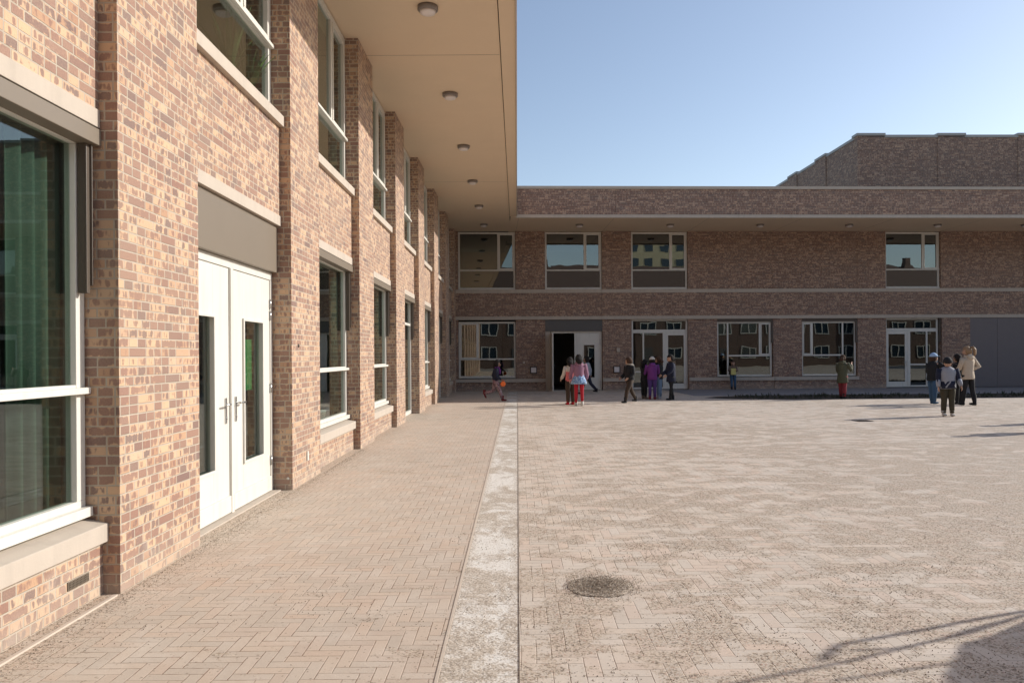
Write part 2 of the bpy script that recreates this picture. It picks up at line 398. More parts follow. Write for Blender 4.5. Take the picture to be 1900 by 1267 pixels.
def lever(w, parent, u, v, z, d):
    bm = bmesh.new()
    w.box(bm, u-.018, u+.018, v-.010, v-.0005, z-.15, z+.09)
    P = [w.p(u, v-.01, z+.03), w.p(u, v-.055, z+.03), w.p(u+d*.03, v-.06, z+.03), w.p(u+d*.13, v-.06, z+.03)]
    loft(bm, P, [.010, .010, .010, .008], n=8)
    loft(bm, [w.p(u, v-.012, z-.10), w.p(u, v+.0-.018, z-.10)], [.011, .011], n=8)
    return mk('handle', bm, 'steel', parent, .0)

def leaf_narrow(w, name, u0, u1, z0, z1, v, g0, g1, gz0, gz1, parent, hand, glass='glass'):
    """solid leaf with a narrow deep-set window; hand = +1 handle near u0, -1 near u1"""
    bm = bmesh.new(); d = .055
    w.box(bm, u0, g0, v, v+d, z0, z1); w.box(bm, g1, u1, v, v+d, z0, z1)
    w.box(bm, g0, g1, v, v+d, z0, gz0); w.box(bm, g0, g1, v, v+d, gz1, z1)
    leaf = mk(name, bm, 'white', parent, .003)
    r = bmesh.new(); w.ring(r, g0-.012, g1+.012, gz0-.012, gz1+.012, .026, v-.02, v-.0005); mk('window_bead', r, 'white', leaf, .003)
    r = bmesh.new(); w.box(r, g0-.003, g1+.003, v+.03, v+.036, gz0-.003, gz1+.003); mk('pane', r, glass, leaf)
    r = bmesh.new(); w.box(r, u0+.004, u1-.004, v-.022, v-.0005, z0+.002, z0+.16); mk('kick_board', r, 'white', leaf, .006)
    hu = u0+.09 if hand > 0 else u1-.09
    lever(w, leaf, hu, v, 1.02, hand)
    hx = u1 if hand > 0 else u0
    for z in (.35, 1.15, 1.95, 2.08):
        r = bmesh.new(); loft(r, [w.p(hx, v-.012, z-.05), w.p(hx, v-.012, z+.05)], [.012, .012], n=8); mk('hinge', r, 'steel', leaf)
    return leaf

# ---------------------------------------------------------------- LEFT WING
LW = empty('school_wing', (-A, 0, 0), 0, 'sunlit two-storey yellow brick school wing with projecting piers along the left side', 'building')
w = Wing(LW, True)
PW = 1.19
def pr(i): return 5.93 + 3.63*(i-1)          # far edge of pier i
for i in range(0, 9):
    u0, u1 = pr(i)-PW, min(pr(i), 30.9)
    w.part('pier', u0, u1, 0, .34, -.05, Z_SOF, 'brick')
w.part('pier', -6.0, pr(0)-PW-2.44, 0, .34, -.05, Z_SOF, 'brick')
VS, VW = .12, .21
for b in range(-1, 8):
    u0 = pr(b); u1 = pr(b+1)-PW
    if b < 0: u0 = u1-2.44
    w.part('spandrel', u0, u1, VS, .34, Z_LINT, Z_SILL, 'brick')
    w.part('lintel', u0+.004, u1-.004, VS-.012, .33, Z_LIN, Z_LINT-.0005, 'concrete', bevel=.004)
    # upper sill
    w.part('sill', u0+.004, u1-.004, VS-.055, .22, Z_SILL+.0005, Z_SILLT, 'concrete', bevel=.005)
    window(w, u0+.006, u1-.006, Z_SILLT+.004, Z_SOF-.02, VW, [.64], 4.955, case=(1,))
    kind = {1: 'door', 4: 'glassdoor', 6: 'glassdoor'}.get(b, 'window')
    if kind == 'window':
        w.part('plinth', u0, u1, VS-.01, .34, -.05, .335, 'brick')
        bm = bmesh.new()    # sloping sill
        vs = [w.p(*q) for q in ((u0+.003, VS-.05, .336), (u1-.003, VS-.05, .336), (u1-.003, .33, .336), (u0+.003, .33, .336),
                                (u0+.003, VS-.05, .452), (u1-.003, VS-.05, .452), (u1-.003, .33, .505), (u0+.003, .33, .505))]
        v8 = [bm.verts.new(c) for c in vs]
        for f in ((3,2,1,0),(4,5,6,7),(0,1,5,4),(1,2,6,5),(2,3,7,6),(3,0,4,7)): bm.faces.new([v8[k] for k in f])
        bmesh.ops.recalc_face_normals(bm, faces=bm.faces)
        mk('sill', bm, 'concrete', LW, .005)
        window(w, u0+.03, u1-.012, .512, Z_LIN-.03, VW, [.30], 1.30, case=(0,))
        screen(w, u0, u1, .10)
    elif kind == 'door':
        w.part('door_panel', u0+.004, u1-.01, .15, .28, 2.43, Z_LIN-.001, 'taupe', bevel=.003)
        bm = bmesh.new()
        w.box(bm, u0+.01, u1-.02, VW, .30, 2.345, 2.428); w.box(bm, u0+.01, u0+.07, VW, .30, 0, 2.3445); w.box(bm, u1-.08, u1-.02, VW, .30, 0, 2.3445)
        mid = (u0+u1)/2; w.box(bm, mid-.03, mid+.03, VW-.012, .30, 0, 2.3445)
        mk('door_frame', bm, 'white', LW, .004)
        leaf_narrow(w, 'door', u0+.073, mid-.033, .018, 2.34, VW+.012, u0+.22, mid-.40, .46, 1.87, LW, -1)
        leaf_narrow(w, 'door', mid+.033, u1-.083, .018, 2.34, VW+.012, mid+.33, u1-.33, .44, 1.87, LW, 1)
        w.part('threshold', u0+.01, u1-.02, VS, .33, -.02, .012, 'concrete')
        w.part('green_notice', mid+.60, mid+.80, .30, .303, 1.15, 1.68, 'paper')
    else:
        win = window(w, u0+.01, u1-.012, .01, Z_LIN-.03, VW, [.5], 2.28, case=(), full=(), sillrail=False)
        screen(w, u0, u1, .10)
# soffit, fascia, parapet
w.part('soffit', -6, 30.9, -2.27, .5, Z_SOF, Z_SOF+.05, 'soffit')
w.part('soffit_edge', -6, 27.46, -A+.004, -2.285, Z_SOF-.02, Z_SOF+.06, 'soffit')
w.part('soffit_groove', -6, 30.9, -2.30, -2.25, Z_SOF+.051, Z_SOF+.12, 'black')
w.part('fascia', -6, 27.40, -A-.02, -A+.003, Z_SOF-.04, Z_SOF+.075, 'concrete')
w.part('parapet', -6, 27.42, -A, -A+.25, Z_SOF+.076, 7.63, 'brick')
w.part('coping', -6, 27.44, -A-.03, -A+.28, 7.631, 7.73, 'concrete')
w.part('roof', -6, 30.9, -A+.26, 9.0, Z_SOF+.13, 6.95, 'grey_panel')
for i, y in enumerate((-1.5, 12.7, 22.0)):
    w.part('soffit_joint', y-.004, y+.004, -2.26, .21, Z_SOF-.0015, Z_SOF+.01, 'bronze')
# interior
w.part('interior_wall', -6, 31, 6.4, 6.5, 0, 6.6, 'interior')
w.part('ground_floor', -6, 31, .35, 6.4, -.02, .02, 'interior_floor')
w.part('upper_floor', -6, 31, .35, 6.4, 3.2, 3.6, 'interior')
for b in (0, 2, 4, 6):
    w.part('partition', pr(b)-.7, pr(b)-.6, .35, 6.4, .02, 6.6, 'interior')
w.part('end_wall', -6.1, -6.0, 0, 9, 0, 6.9, 'brick')
def curtain(w, u0, u1, v, z0, z1, waves):
    bm = bmesh.new(); n = waves*8; prev = None
    for k in range(n+1):
        u = u0+(u1-u0)*k/n; vv = v+.03*math.sin(k*math.pi/4)
        a = bm.verts.new(w.p(u, vv, z0)); c = bm.verts.new(w.p(u, vv, z1))
        if prev: f = bm.faces.new((prev[0], a, c, prev[1])); f.smooth = True
        prev = (a, c)
    o = mk('curtain', bm, 'curtain', w.root); s = o.modifiers.new('solid', 'SOLIDIFY'); s.thickness = .004
for b, zz in ((0, .55), (2, .55), (3, .55), (5, .55), (2, 4.2), (3, 4.2), (4, 4.2)):
    u1 = pr(b+1)-PW
    curtain(w, u1-(.52 if b == 0 else .40), u1-.04, .36, zz, zz+2.3, 4)

# ceiling lights under both soffits
LP = empty('ceiling_light', (-1.28, 4.95, Z_SOF), 0, 'round soffit light nearest the camera, above the first pier', 'light', 'round lights under the eaves')
bm = bmesh.new(); loft(bm, [(0,0,-.001),(0,0,-.055),(0,0,-.07)], [.150,.150,.125], n=32); mk('rim', bm, 'lamp_rim', LP)
bm = bmesh.new(); loft(bm, [(0,0,-.0705),(0,0,-.10),(0,0,-.115)], [.118,.11,.065], n=32); mk('diffuser', bm, 'lamp_glass', LP)
ordinal = ['nearest the camera', 'second from the camera', 'third from the camera', 'fourth from the camera', 'fifth from the camera', 'sixth from the camera', 'seventh, in the far corner']
for k in range(7):
    o = LP if k == 0 else copy_tree(LP)
    o.location = (-1.28, 10.92+3.61*(k-1)+.03, Z_SOF) if k else (-1.28, 7.25, Z_SOF)
    o['label'] = 'round light under the left wing soffit, %s' % ordinal[k]
# fix regular spacing measured from the photograph
allp = [o for o in bpy.data.objects if o.name.startswith('ceiling_light')]
for k, o in enumerate(allp): o.location = (-1.28, 10.93+3.64*(k-0), Z_SOF)
bpy.data.objects.remove([c for c in bpy.data.objects if c.parent == allp[-1]][0]); 
for c in [c for c in bpy.data.objects if c.parent == allp[-1]]: bpy.data.objects.remove(c)
bpy.data.objects.remove(allp[-1])

# ---------------------------------------------------------------- BACK WING
PSI = R(2.15)
BW = empty('school_wing', (-A, 30.75, 0), PSI, 'shaded two-storey yellow brick school wing closing the far end of the playground', 'building')
w = Wing(BW, False)
BL = 46
def bay(i): return .10+3.6*i, .10+3.6*i+2.38
NB = 12
upper = {0, 1, 2, 5, 9, 10, 11}
lower = {0: 'win0', 1: 'opendoor', 2: 'gdoor', 3: 'win3', 4: 'win4', 5: 'gdoor5', 6: 'shutter', 7: 'shutter', 8: 'win3', 9: 'win4', 10: 'win0', 11: 'win3'}
VP_ = .05
ends = [-.5] + [x for i in range(NB) for x in bay(i)] + [BL]
for i in range(0, NB+1):
    w.part('pier', ends[2*i], ends[2*i+1], VP_, .36, -.05, Z_SOF, 'brick_shaded')
for k in range(4):     # the band between the floors, cut by movement joints
    a, b = (-.02, 6.05, 17.0, 28.0, BL)[k:k+2]
    w.part('spandrel', a+.005, b-.005, 0, .33, Z_LINT+.016, Z_SILL-.021, 'brick_shaded')
    w.part('lintel_course', a+.004, b-.004, -.03, .34, Z_LIN-.01, Z_LINT+.015, 'concrete')
    w.part('sill_course', a+.004, b-.004, -.03, .34, Z_SILL-.02, Z_SILLT+.01, 'concrete')
for i in range(NB):
    u0, u1 = bay(i)
    if i in upper: window(w, u0+.01, u1-.01, Z_SILLT+.03, Z_SOF-.02, .16, [.70], 5.0, case=(1,), glass='glass_sky' if i else 'glass_back')
    else: w.part('wall', u0, u1, VP_+.018, .36, Z_SILLT, Z_SOF, 'brick_shaded')
    t = lower[i]
    if t.startswith('win'):
        w.part('plinth', u0-1.2 if i else u0-.6, u1, 0, .36, -.05, .36, 'brick_shaded')
        w.part('sill', u0-1.2 if i else u0-.12, u1+(0 if i != 0 else 1.22), -.06, .15, .361, .505, 'concrete', bevel=.005)
        if i == 0: w.part('plinth', u1, u1+1.22, 0, .36, -.05, .36, 'brick_shaded')
        if t == 'win0': window(w, u0+.01, u1-.01, .55, Z_LIN-.08, .16, [.34], 1.32, case=(0,), glass='glass_back', tilt=.026 if i == 0 else 0)
        else:
            if t == 'win3': window(w, u0+.01, u1-.03, .53, Z_LIN-.13, .16, [.20, .78], 1.40, case=(2,), full=(0,), glass='glass_back', sillrail=False)
            else: window(w, u0+.01, u1-.03, .53, Z_LIN-.13, .16, [.20, .76], 1.40, case=(0,), full=(2,), glass='glass_back', sillrail=False)
            w.part('sunscreen_box', u0+.01, u1-.01, .08, .2, Z_LIN-.13, Z_LIN+.01, 'bronze')
            w.part('guide_rail', u1-.07, u1-.012, .06, .15, 1.93, Z_LIN-.131, 'bronze')
    elif t == 'opendoor':
        w.part('door_panel', u0+.004, u1-.004, .06, .30, 2.46, Z_LIN+.018, 'grey_panel')
        bm = bmesh.new()
        w.box(bm, u0+.24, u1-.02, .16, .30, 2.38, 2.458); w.box(bm, u0+.24, u0+.31, .16, .30, 0, 2.3795); w.box(bm, u1-.09, u1-.02, .16, .30, 0, 2.3795)
        mk('door_frame', bm, 'white', BW, .004)
        mid = u0+1.22
        leaf_narrow(w, 'door', mid, u1-.092, .015, 2.375, .172, mid+.38, mid+.85, .52, 1.90, BW, 1, 'glass_back')
        # open leaf swung out towards the yard, seen on edge
        bm = bmesh.new(); w.box(bm, u0+.215, u0+.262, -.74, .155, .02, 2.37)
        lf = mk('door', bm, 'white', BW, .003)
        bm = bmesh.new(); w.box(bm, u0+.262, u0+.268, -.50, -.10, .6, 1.9); mk('pane', bm, 'glass_back', lf)
        bm = bmesh.new(); loft(bm, [(u0+.262, -.66, 1.05), (u0+.32, -.66, 1.05), (u0+.325, -.55, 1.05)], [.01, .01, .009], n=8); mk('handle', bm, 'steel', lf)
        w.part('side_panel', u0+.004, u0+.212, .10, .30, 0, 2.458, 'concrete')
    elif t in ('gdoor', 'gdoor5'):
        zt = 2.44
        # top light
        if t == 'gdoor':
            window(w, u0+.01, u1-.01, zt, Z_LIN-.01, .16, [], None, glass='glass_back')
            window(w, u0+.01, u0+1.40, .03, zt-.003, .16, [.36], .75, splitlow=True, glass='glass_back', sillrail=False)
            a, b = u0+1.403, u1-.01
        else:
            window(w, u0+.01, u1-.08, zt, Z_LIN-.01, .16, [], None, glass='glass_back')
            window(w, u0+1.03, u1-.08, .03, zt-.003, .16, [.62], .98, splitlow=True, glass='glass_back', sillrail=False)
            a, b = u0+.01, u0+1.027
            w.part('guide_rail', u1-.07, u1-.012, .06, .15, 1.93, Z_LIN-.02, 'bronze')
        bm = bmesh.new(); w.ring(bm, a, b, .03, zt-.003, .05, .16, .24); mk('door_frame', bm, 'white', BW, .003)
        bm = bmesh.new(); t2 = .10
        w.box(bm, a+.053, b-.053, .17, .22, .05+.002, .26); w.box(bm, a+.053, b-.053, .17, .22, zt-.17, zt-.056)
        w.box(bm, a+.053, a+.053+t2, .17, .22, .2605, zt-.1705); w.box(bm, b-.053-t2, b-.053, .17, .22, .2605, zt-.1705)
        d = mk('door', bm, 'white', BW, .003)
        bm = bmesh.new(); w.box(bm, a+.15, b-.15, .19, .196, .255, zt-.165); mk('pane', bm, 'glass_back', d)
        hu = a+.10 if t == 'gdoor' else b-.10
        lever(w, d, hu, .17, 1.05, 1 if t == 'gdoor' else -1)
    else:
        bm = bmesh.new()
        uu0 = u0; uu1 = u1 if i == 7 else u1+1.22
        n = 34
        for k in range(n):
            z0 = .02+k*(Z_LIN-.02)/n; z1 = .02+(k+1)*(Z_LIN-.02)/n
            for (a, b) in ((uu0+.01, (uu0+u1)/2-.006), ((uu0+u1)/2+.006, uu1-.01)):
                w.box(bm, a, b, .02, .05, z0+.006, z1-.001)
        w.box(bm, uu0+.005, uu1-.005, .0505, .10, .02, Z_LIN)
        mk('roller_door', bm, 'shutter', BW)
for (a, b) in ((bay(0)[1]+1.0, 3.70),): pass
# plinth and sill along the piers without a window beside them
for (a, b) in ((bay(1)[1], bay(2)[0]), ):
    w.part('plinth', a, b, 0, .36, -.05, .36, 'brick_shaded'); w.part('sill', a, b, -.06, .15, .361, .505, 'concrete')
w.part('wall', bay(5)[1]+.0, bay(6)[0], .0, .04, -.05, Z_LIN+.015, 'brick_shaded')
# small fixtures on the wall
for u in (bay(0)[1]+.72, bay(1)[1]+.58):
    bm = bmesh.new(); w.ring(bm, u-.14, u+.14, .72, 1.00, .03, -.03, VP_-.001); o = mk('wall_box', bm, 'black', BW, .003)
    bm = bmesh.new(); w.box(bm, u-.108, u+.108, -.015, VP_-.002, .752, .968); mk('box_cover', bm, 'lamp_glass', o)
w.part('intercom', bay(1)[1]+.58, bay(1)[1]+.72, .0, VP_-.001, 1.58, 1.75, 'concrete', bevel=.004)
w.part('bell_push', bay(0)[1]+.30, bay(0)[1]+.35, .02, VP_-.001, 1.14, 1.20, 'white', bevel=.004)
# eaves: soffit, fascia, parapet
EV = -3.22
w.part('soffit', 2.2, BL, EV+.02, .4, Z_SOF+.003, Z_SOF+.05, 'soffit')
w.part('fascia', 2.39, BL, EV-.03, EV+.02, Z_SOF-.04, Z_SOF+.075, 'concrete')
w.part('soffit_lip', 2.39, BL, EV+.0205, EV+.10, Z_SOF-.035, Z_SOF+.002, 'soffit')
for k in range(5):
    a, b = (2.386, 6.1, 17.05, 28.0, 39, BL)[k:k+2]
    w.part('parapet', a+.004, b-.004, EV, EV+.25, Z_SOF+.076, 7.63, 'brick_shaded')
w.part('coping', 2.37, BL, EV-.035, EV+.30, 7.631, 7.735, 'concrete')
w.part('roof', -.5, BL, EV+.26, 14, Z_SOF+.13, 6.95, 'grey_panel')
for k in range(1, 11):
    u = 3.6*k-1.1
    w.part('soffit_joint', u-.004, u+.004, EV+.11, VP_-.003, Z_SOF+.001, Z_SOF+.02, 'bronze')
# interior
w.part('interior_wall', -.5, BL, 6.4, 6.5, 0, 6.6, 'interior')
w.part('ground_floor', -.5, BL, .37, 6.4, -.02, .015, 'interior_floor')
w.part('upper_floor', -.5, BL, .37, 6.4, 3.2, 3.6, 'interior')
for u in (-.4, 3.1, 6.7, 13.9, 21, 32, BL-.2): w.part('partition', u, u+.1, .37, 6.4, .015, 6.6, 'interior')
BO = Vector(BW.location)
def backpt(u, v, z): return BO + Matrix.Rotation(PSI, 3, 'Z') @ Vector((u, v, z))
nth = ['first from the inner corner', 'second', 'third', 'fourth', 'fifth', 'sixth', 'seventh, at the right edge']
for k in range(8):
    o = copy_tree(LP); o.location = backpt(4.95+3.6*(k), -1.58, Z_SOF+.003)
    nm = ['leftmost', 'second from the left', 'third from the left', 'fourth from the left', 'fifth from the left', 'last before the right edge of the photo', 'just beyond the right edge', 'far right end'][k]
    o['label'] = 'round light under the shaded back wing eaves, ' + nm

# ---------------------------------------------------------------- SPORTS HALL above the back wing
SH = empty('sports_hall', (15.1, 33.0, 0), R(1.0), 'tall shaded brick hall block rising behind the flat roof at the right', 'building')
w = Wing(SH, False)
w.part('wall', .05, 30, .05, 22, 6.9, 11.0, 'brick_shaded')
w.part('coping', .02, 30, .02, 22, 11.001, 11.12, 'coping_metal')
for k in range(8):
    a = 0 if k == 0 else 3.6*k
    w.part('pier', a, a+1.22, .02, .3, 6.95, 11.08, 'brick_shaded'); w.part('pier_coping', a-.03, a+1.25, -.01, .5, 11.081, 11.19, 'coping_metal')
for k in range(1, 6):
    v = 3.6*k
    w.part('pier', 0, .3, v-.3, v+.9, 6.95, 11.08, 'brick_shaded'); w.part('pier_coping', -.03, .5, v-.33, v+.93, 11.081, 11.19, 'coping_metal')

# ---------------------------------------------------------------- ground by the back wing
bm = bmesh.new()
def gpoly(name, pts, z, mat):
    bm = bmesh.new(); bm.faces.new([bm.verts.new((*p[:2], z)) for p in pts]); o = mk(name, bm, mat); o['kind'] = 'structure'; return o
gpoly('pavement', [backpt(8.6, -4.7, 0), backpt(BL, -4.7, 0), backpt(BL, .0, 0), backpt(8.6, .0, 0)], .004, 'pave_grey')
bed = gpoly('soil', [backpt(8.6, -5.9, 0), backpt(9.3, -6.6, 0), backpt(11.0, -7.1, 0), backpt(BL, -7.2, 0), backpt(BL, -4.72, 0), backpt(10.6, -4.72, 0), backpt(9.2, -5.3, 0)], .008, 'soil')
bm = bmesh.new()
for k in range(2600):
    u = random.uniform(9.6, 40); v = random.uniform(-7.0, -4.8)
    if mnoise.noise(Vector((u*1.3, v*2, 0))) < -.05 and random.random() < .75: continue
    c = backpt(u, v, 0); h = random.uniform(.04, .13)*(1.6 if random.random() < .08 else 1); a = random.uniform(0, 6.28)
    for q in range(3):
        a += 2.1; d = Vector((math.cos(a), math.sin(a), 0)); e = Vector((-d.y, d.x, 0))*.014
        v3 = [bm.verts.new(c+e+Vector((0, 0, .005))), bm.verts.new(c-e+Vector((0, 0, .005))), bm.verts.new(c+d*h*.6+Vector((0, 0, h)))]; bm.faces.new(v3)
o = mk('weeds', bm, 'weed'); tag(o, 'low dark weeds growing along the soil bed before the back wing', 'weeds'); o['kind'] = 'stuff'

# ---------------------------------------------------------------- drain covers, grit
DC = empty('drain_cover', (.525, 4.82, 0), 0, 'round drain cover buried under a swirl of grey grit in the foreground', 'drain cover')
bm = bmesh.new(); rings = []
NR, NS = 26, 64
for r in range(NR+1):
    ring = []
    for k in range(NS):
        t = 2*math.pi*k/NS; rr = .21*r/NR*(1+.10*mnoise.noise(Vector((math.cos(t)*2, math.sin(t)*2, 3))))
        sp = .5+.5*math.cos(2*math.pi*(r/NR*3.6)+t)
        edge = min(1, (NR-r)/9)
        zz = .004+edge*(.003+.0065*sp+.005*mnoise.noise(Vector((math.cos(t)*rr*40, math.sin(t)*rr*40, 0))))
        ring.append(bm.verts.new((math.cos(t)*rr, math.sin(t)*rr, zz)))
    rings.append(ring)
for r0, r1 in zip(rings[1:], rings[2:]):
    for k in range(NS): bm.faces.new((r0[k], r1[k], r1[(k+1) % NS], r0[(k+1) % NS]))
bm.faces.new(rings[1])
for v in [v for v in bm.verts if not v.link_faces]: bm.verts.remove(v)
mk('grit_layer', bm, 'grit', DC)
bm = bmesh.new(); loft(bm, [(0,0,-.03),(0,0,.0015)], [.15,.15], n=40); mk('cover_plate', bm, 'bronze', DC)
DG = empty('drain_grate', (7.55, 16.35, 0), R(3), 'flat dark rectangular drain grate lying in the sunlit paving', 'drain grate')
bm = bmesh.new(); box(bm, (-.17, -.17, -.05), (.17, .17, .004)); mk('grate_recess', bm, 'black', DG)
bm = bmesh.new()
for k in range(7): box(bm, (-.16+k*.05, -.16, .0045), (-.14+k*.05, .16, .012))
mk('grate_bars', bm, 'bronze', DG)

def grains(name, pts, label, smin=.0018, smax=.0045):
    bm = bmesh.new()
    for (x, y, z) in pts:
        s = random.uniform(smin, smax); a = random.uniform(0, 6.28); ca, sa = math.cos(a)*s, math.sin(a)*s
        v = [bm.verts.new(q) for q in ((x+ca, y+sa, z), (x-sa, y+ca, z), (x-ca, y-sa, z), (x+sa, y-ca, z), (x+ca*.2, y+sa*.2, z+s*random.uniform(.8, 1.5)))]
        for f in ((0,1,4),(1,2,4),(2,3,4),(3,0,4)): bm.faces.new([v[i] for i in f])
    o = mk(name, bm, 'grit'); tag(o, label, 'grit'); o['kind'] = 'stuff'
pts = []
while len(pts) < 6000:
    y = 2.6+abs(random.gauss(0, 3.2)); x = random.uniform(-2.5, 4.5)
    if y > 12: continue
    w_ = .05 if x < -.4 else .5
    d = mnoise.noise(Vector((x*1.2, y*1.5, 4)))+.4*mnoise.noise(Vector((x*4, y*4, 9)))
    if d < .12 and random.random() > .08: continue
    if random.random() > w_ + max(0, d)*.4: continue
    pts.append((x, y, .001))
grains('grit', pts, 'loose grains of dark grit scattered over the playground paving')
pts = [( -A+.02+abs(random.gauss(0, .07)), random.uniform(2.5, 12), .001) for _ in range(2500)]
pts += [(-A-random.uniform(0, .11), random.choice((random.uniform(2.5, 4.7), random.uniform(5.95, 8.4))), .001) for _ in range(900)]
grains('gravel', pts, 'fine gravel gathered along the foot of the brick piers')
pts = []
for _ in range(2600):
    t = random.uniform(0, 6.28); r = abs(random.gauss(.13, .085)); pts.append((.525+math.cos(t)*r*1.05, 4.82+math.sin(t)*r, .006 if r > .2 else .012+.008*random.random()))
grains('grit_mound', pts, 'swirled grit heaped over the round drain cover')

# small things on the left wall
bm = bmesh.new(); box(bm, (0, 0, 0), (.006, .215, .052))
V = mk('vent_grille', bm, 'taupe', LW); V.location = (-(VS-.01)+.0005, 4.36, .135)
bm = bmesh.new()
for k in range(15): box(bm, (.0065, .008+k*.0138, .004), (.011, .0125+k*.0138, .048))
for k in range(3): box(bm, (.0068, .004, .010+k*.014), (.0095, .211, .0125+k*.014))
mk('grille_mesh', bm, 'taupe', V)
bm = bmesh.new(); loft(bm, [(-.05, pr(2)-PW+.0-.001, .13), (-.05, pr(2)-PW-.012, .13)], [.016, .014], n=12); mk('wall_plug', bm, 'white', LW)
bm = bmesh.new(); loft(bm, [(.0005, 8.62, 1.62), (.012, 8.62, 1.62)], [.022, .018], n=12, side=(0, 1, 0)); mk('wall_stud', bm, 'bronze', LW)
bm = bmesh.new(); box(bm, (.001, 8.93, .25), (.014, 8.98, .36)); mk('tap_box', bm, 'white', LW, .003)

def potplant(name, loc, n, h, label, upright=False):
    e = empty(name, loc, 0, label, 'plant')
    bm = bmesh.new(); loft(bm, [(0,0,0),(0,0,.16),(0,0,.17)], [.07,.10,.105], n=16); mk('pot', bm, 'white', e)
    bm = bmesh.new()
    for k in range(n):
        a = random.uniform(0, 6.28); L = h*random.uniform(.5, 1.1); lean = random.uniform(.1, .55); W = random.uniform(.012, .03); prev = None
        for q in range(6):
            t = q/5; r = lean*L*t**1.5; z = .16+L*t-(.25*L*t*t if lean > .35 else 0)
            c = Vector((math.cos(a)*r, math.sin(a)*r, z)); sd = Vector((-math.sin(a), math.cos(a), 0))*W*(1-t**2+.05)
            cur = (bm.verts.new(c-sd), bm.verts.new(c+sd))
            if prev: bm.faces.new((prev[0], prev[1], cur[1], cur[0]))
            prev = cur
    mk('foliage', bm, 'leaf', e); return e
potplant('potted_plant', (-A-.44, 7.75, 4.12), 60, .80, 'leafy green plant behind the upper window over the doors, nearer the camera')
potplant('potted_plant', (-A-.42, 8.22, 4.12), 60, .70, 'tall green plant behind the upper window over the doors, beside the frame')
potplant('potted_plant', (-A-.50, 11.4, .50), 34, .35, 'small green plant on the sill of the ground floor window past the doors')

# ---------------------------------------------------------------- surroundings behind the camera (they show as reflections)
def house(loc, rz, W, D, H, roofh, wall, label):
    e = empty('row_house', loc, rz, label, 'house', 'brick houses facing the playground')
    bm = bmesh.new(); box(bm, (-W/2, -D/2, -.05), (W/2, D/2, H)); mk('wall', bm, wall, e)
    bm = bmesh.new(); o_ = .3
    v = [bm.verts.new(c) for c in ((-W/2-.01, -D/2-o_, H+.002), (W/2+.01, -D/2-o_, H+.002), (W/2+.01, D/2+o_, H+.002), (-W/2-.01, D/2+o_, H+.002), (-W/2-.01, 0, H+roofh), (W/2+.01, 0, H+roofh))]
    for f in ((3,2,1,0),(0,1,5,4),(2,3,4,5),(0,4,3),(1,2,5)): bm.faces.new([v[i] for i in f])
    r = mk('roof', bm, 'roof_tile', e)
    bm = bmesh.new(); box(bm, (W/2-1.2, -.35, H+roofh-1), (W/2-.4, .35, H+roofh+.9)); mk('chimney', bm, wall, r)
    for fl in range(int(H//2.8)):
        for c in range(max(1, int(W//3))):
            x = -W/2+ (c+.5)*W/max(1, int(W//3)); z = .9+2.8*fl
            if fl == 0 and c == 0:
                bm = bmesh.new(); box(bm, (x-.5, D/2+.001, 0), (x+.5, D/2+.06, 2.2)); mk('door', bm, 'grey_panel', e); continue
            bm = bmesh.new(); y0, y1 = D/2+.001, D/2+.07; t = .1
            for (a, b, c_, d) in ((x-.9, x+.9, z, z+t), (x-.9, x+.9, z+1.4-t, z+1.4), (x-.9, x-.9+t, z+t, z+1.4-t), (x+.9-t, x+.9, z+t, z+1.4-t), (x-.05, x+.05, z+t, z+1.4-t)):
                box(bm, (a, y0, c_), (b, y1, d))
            wi = mk('window', bm, 'white', e)
            bm = bmesh.new(); box(bm, (x-.8, D/2+.02, z+.1), (x+.8, D/2+.03, z+1.3)); mk('pane', bm, M['house_glass'], wi)
M['house_glass'] = (lambda s: (s.bsdf((.03,.045,.06), .05, spec=.8), s.m)[1])(NT('house_glass'))
xs = -30
k = 0
desc = ['with a dark door on the left', 'with a tall chimney', 'set slightly back', 'beside the pale house', 'in the middle of the row', 'with a steep roof', 'next to the corner', 'at the end of the row', 'furthest along the street', 'near the playground gate', 'behind the fence']
for k in range(16):
    W = 9
    house((-32+k*W+.02*k, -27-(k % 3)*.4, 0), 0, W, 9, 8.4, 3.6+.3*(k % 2), 'pale_wall' if k in (0, 13) else 'house_brick', '%s terraced house behind the camera, %s' % ('pale' if k in (0, 13) else 'brown brick', desc[k % 11] if k < 11 else 'number %d from the street corner' % k))
for k in range(3):
    house((56, -10+k*12.5, 0), R(90), 12, 9, 5.6, 3.0, 'house_brick', 'brown brick house east of the playground, %s' % ['nearest the street', 'middle of three', 'closest to the back wing'][k])
AT = empty('apartment_tower', (40, -95, 0), R(6), 'pale yellow apartment tower mirrored in the upper windows', 'building')
bm = bmesh.new(); box(bm, (-12, -8, 0), (12, 8, 34)); mk('wall', bm, plain('tower_render', (.62,.54,.34), .8, .05), AT)
bm = bmesh.new()
for fl in range(11):
    for c in range(7): box(bm, (-10.6+c*3.2, 8.001, 1.2+fl*3), (-8.8+c*3.2, 8.06, 2.8+fl*3))
mk('window_rows', bm, M['house_glass'], AT)

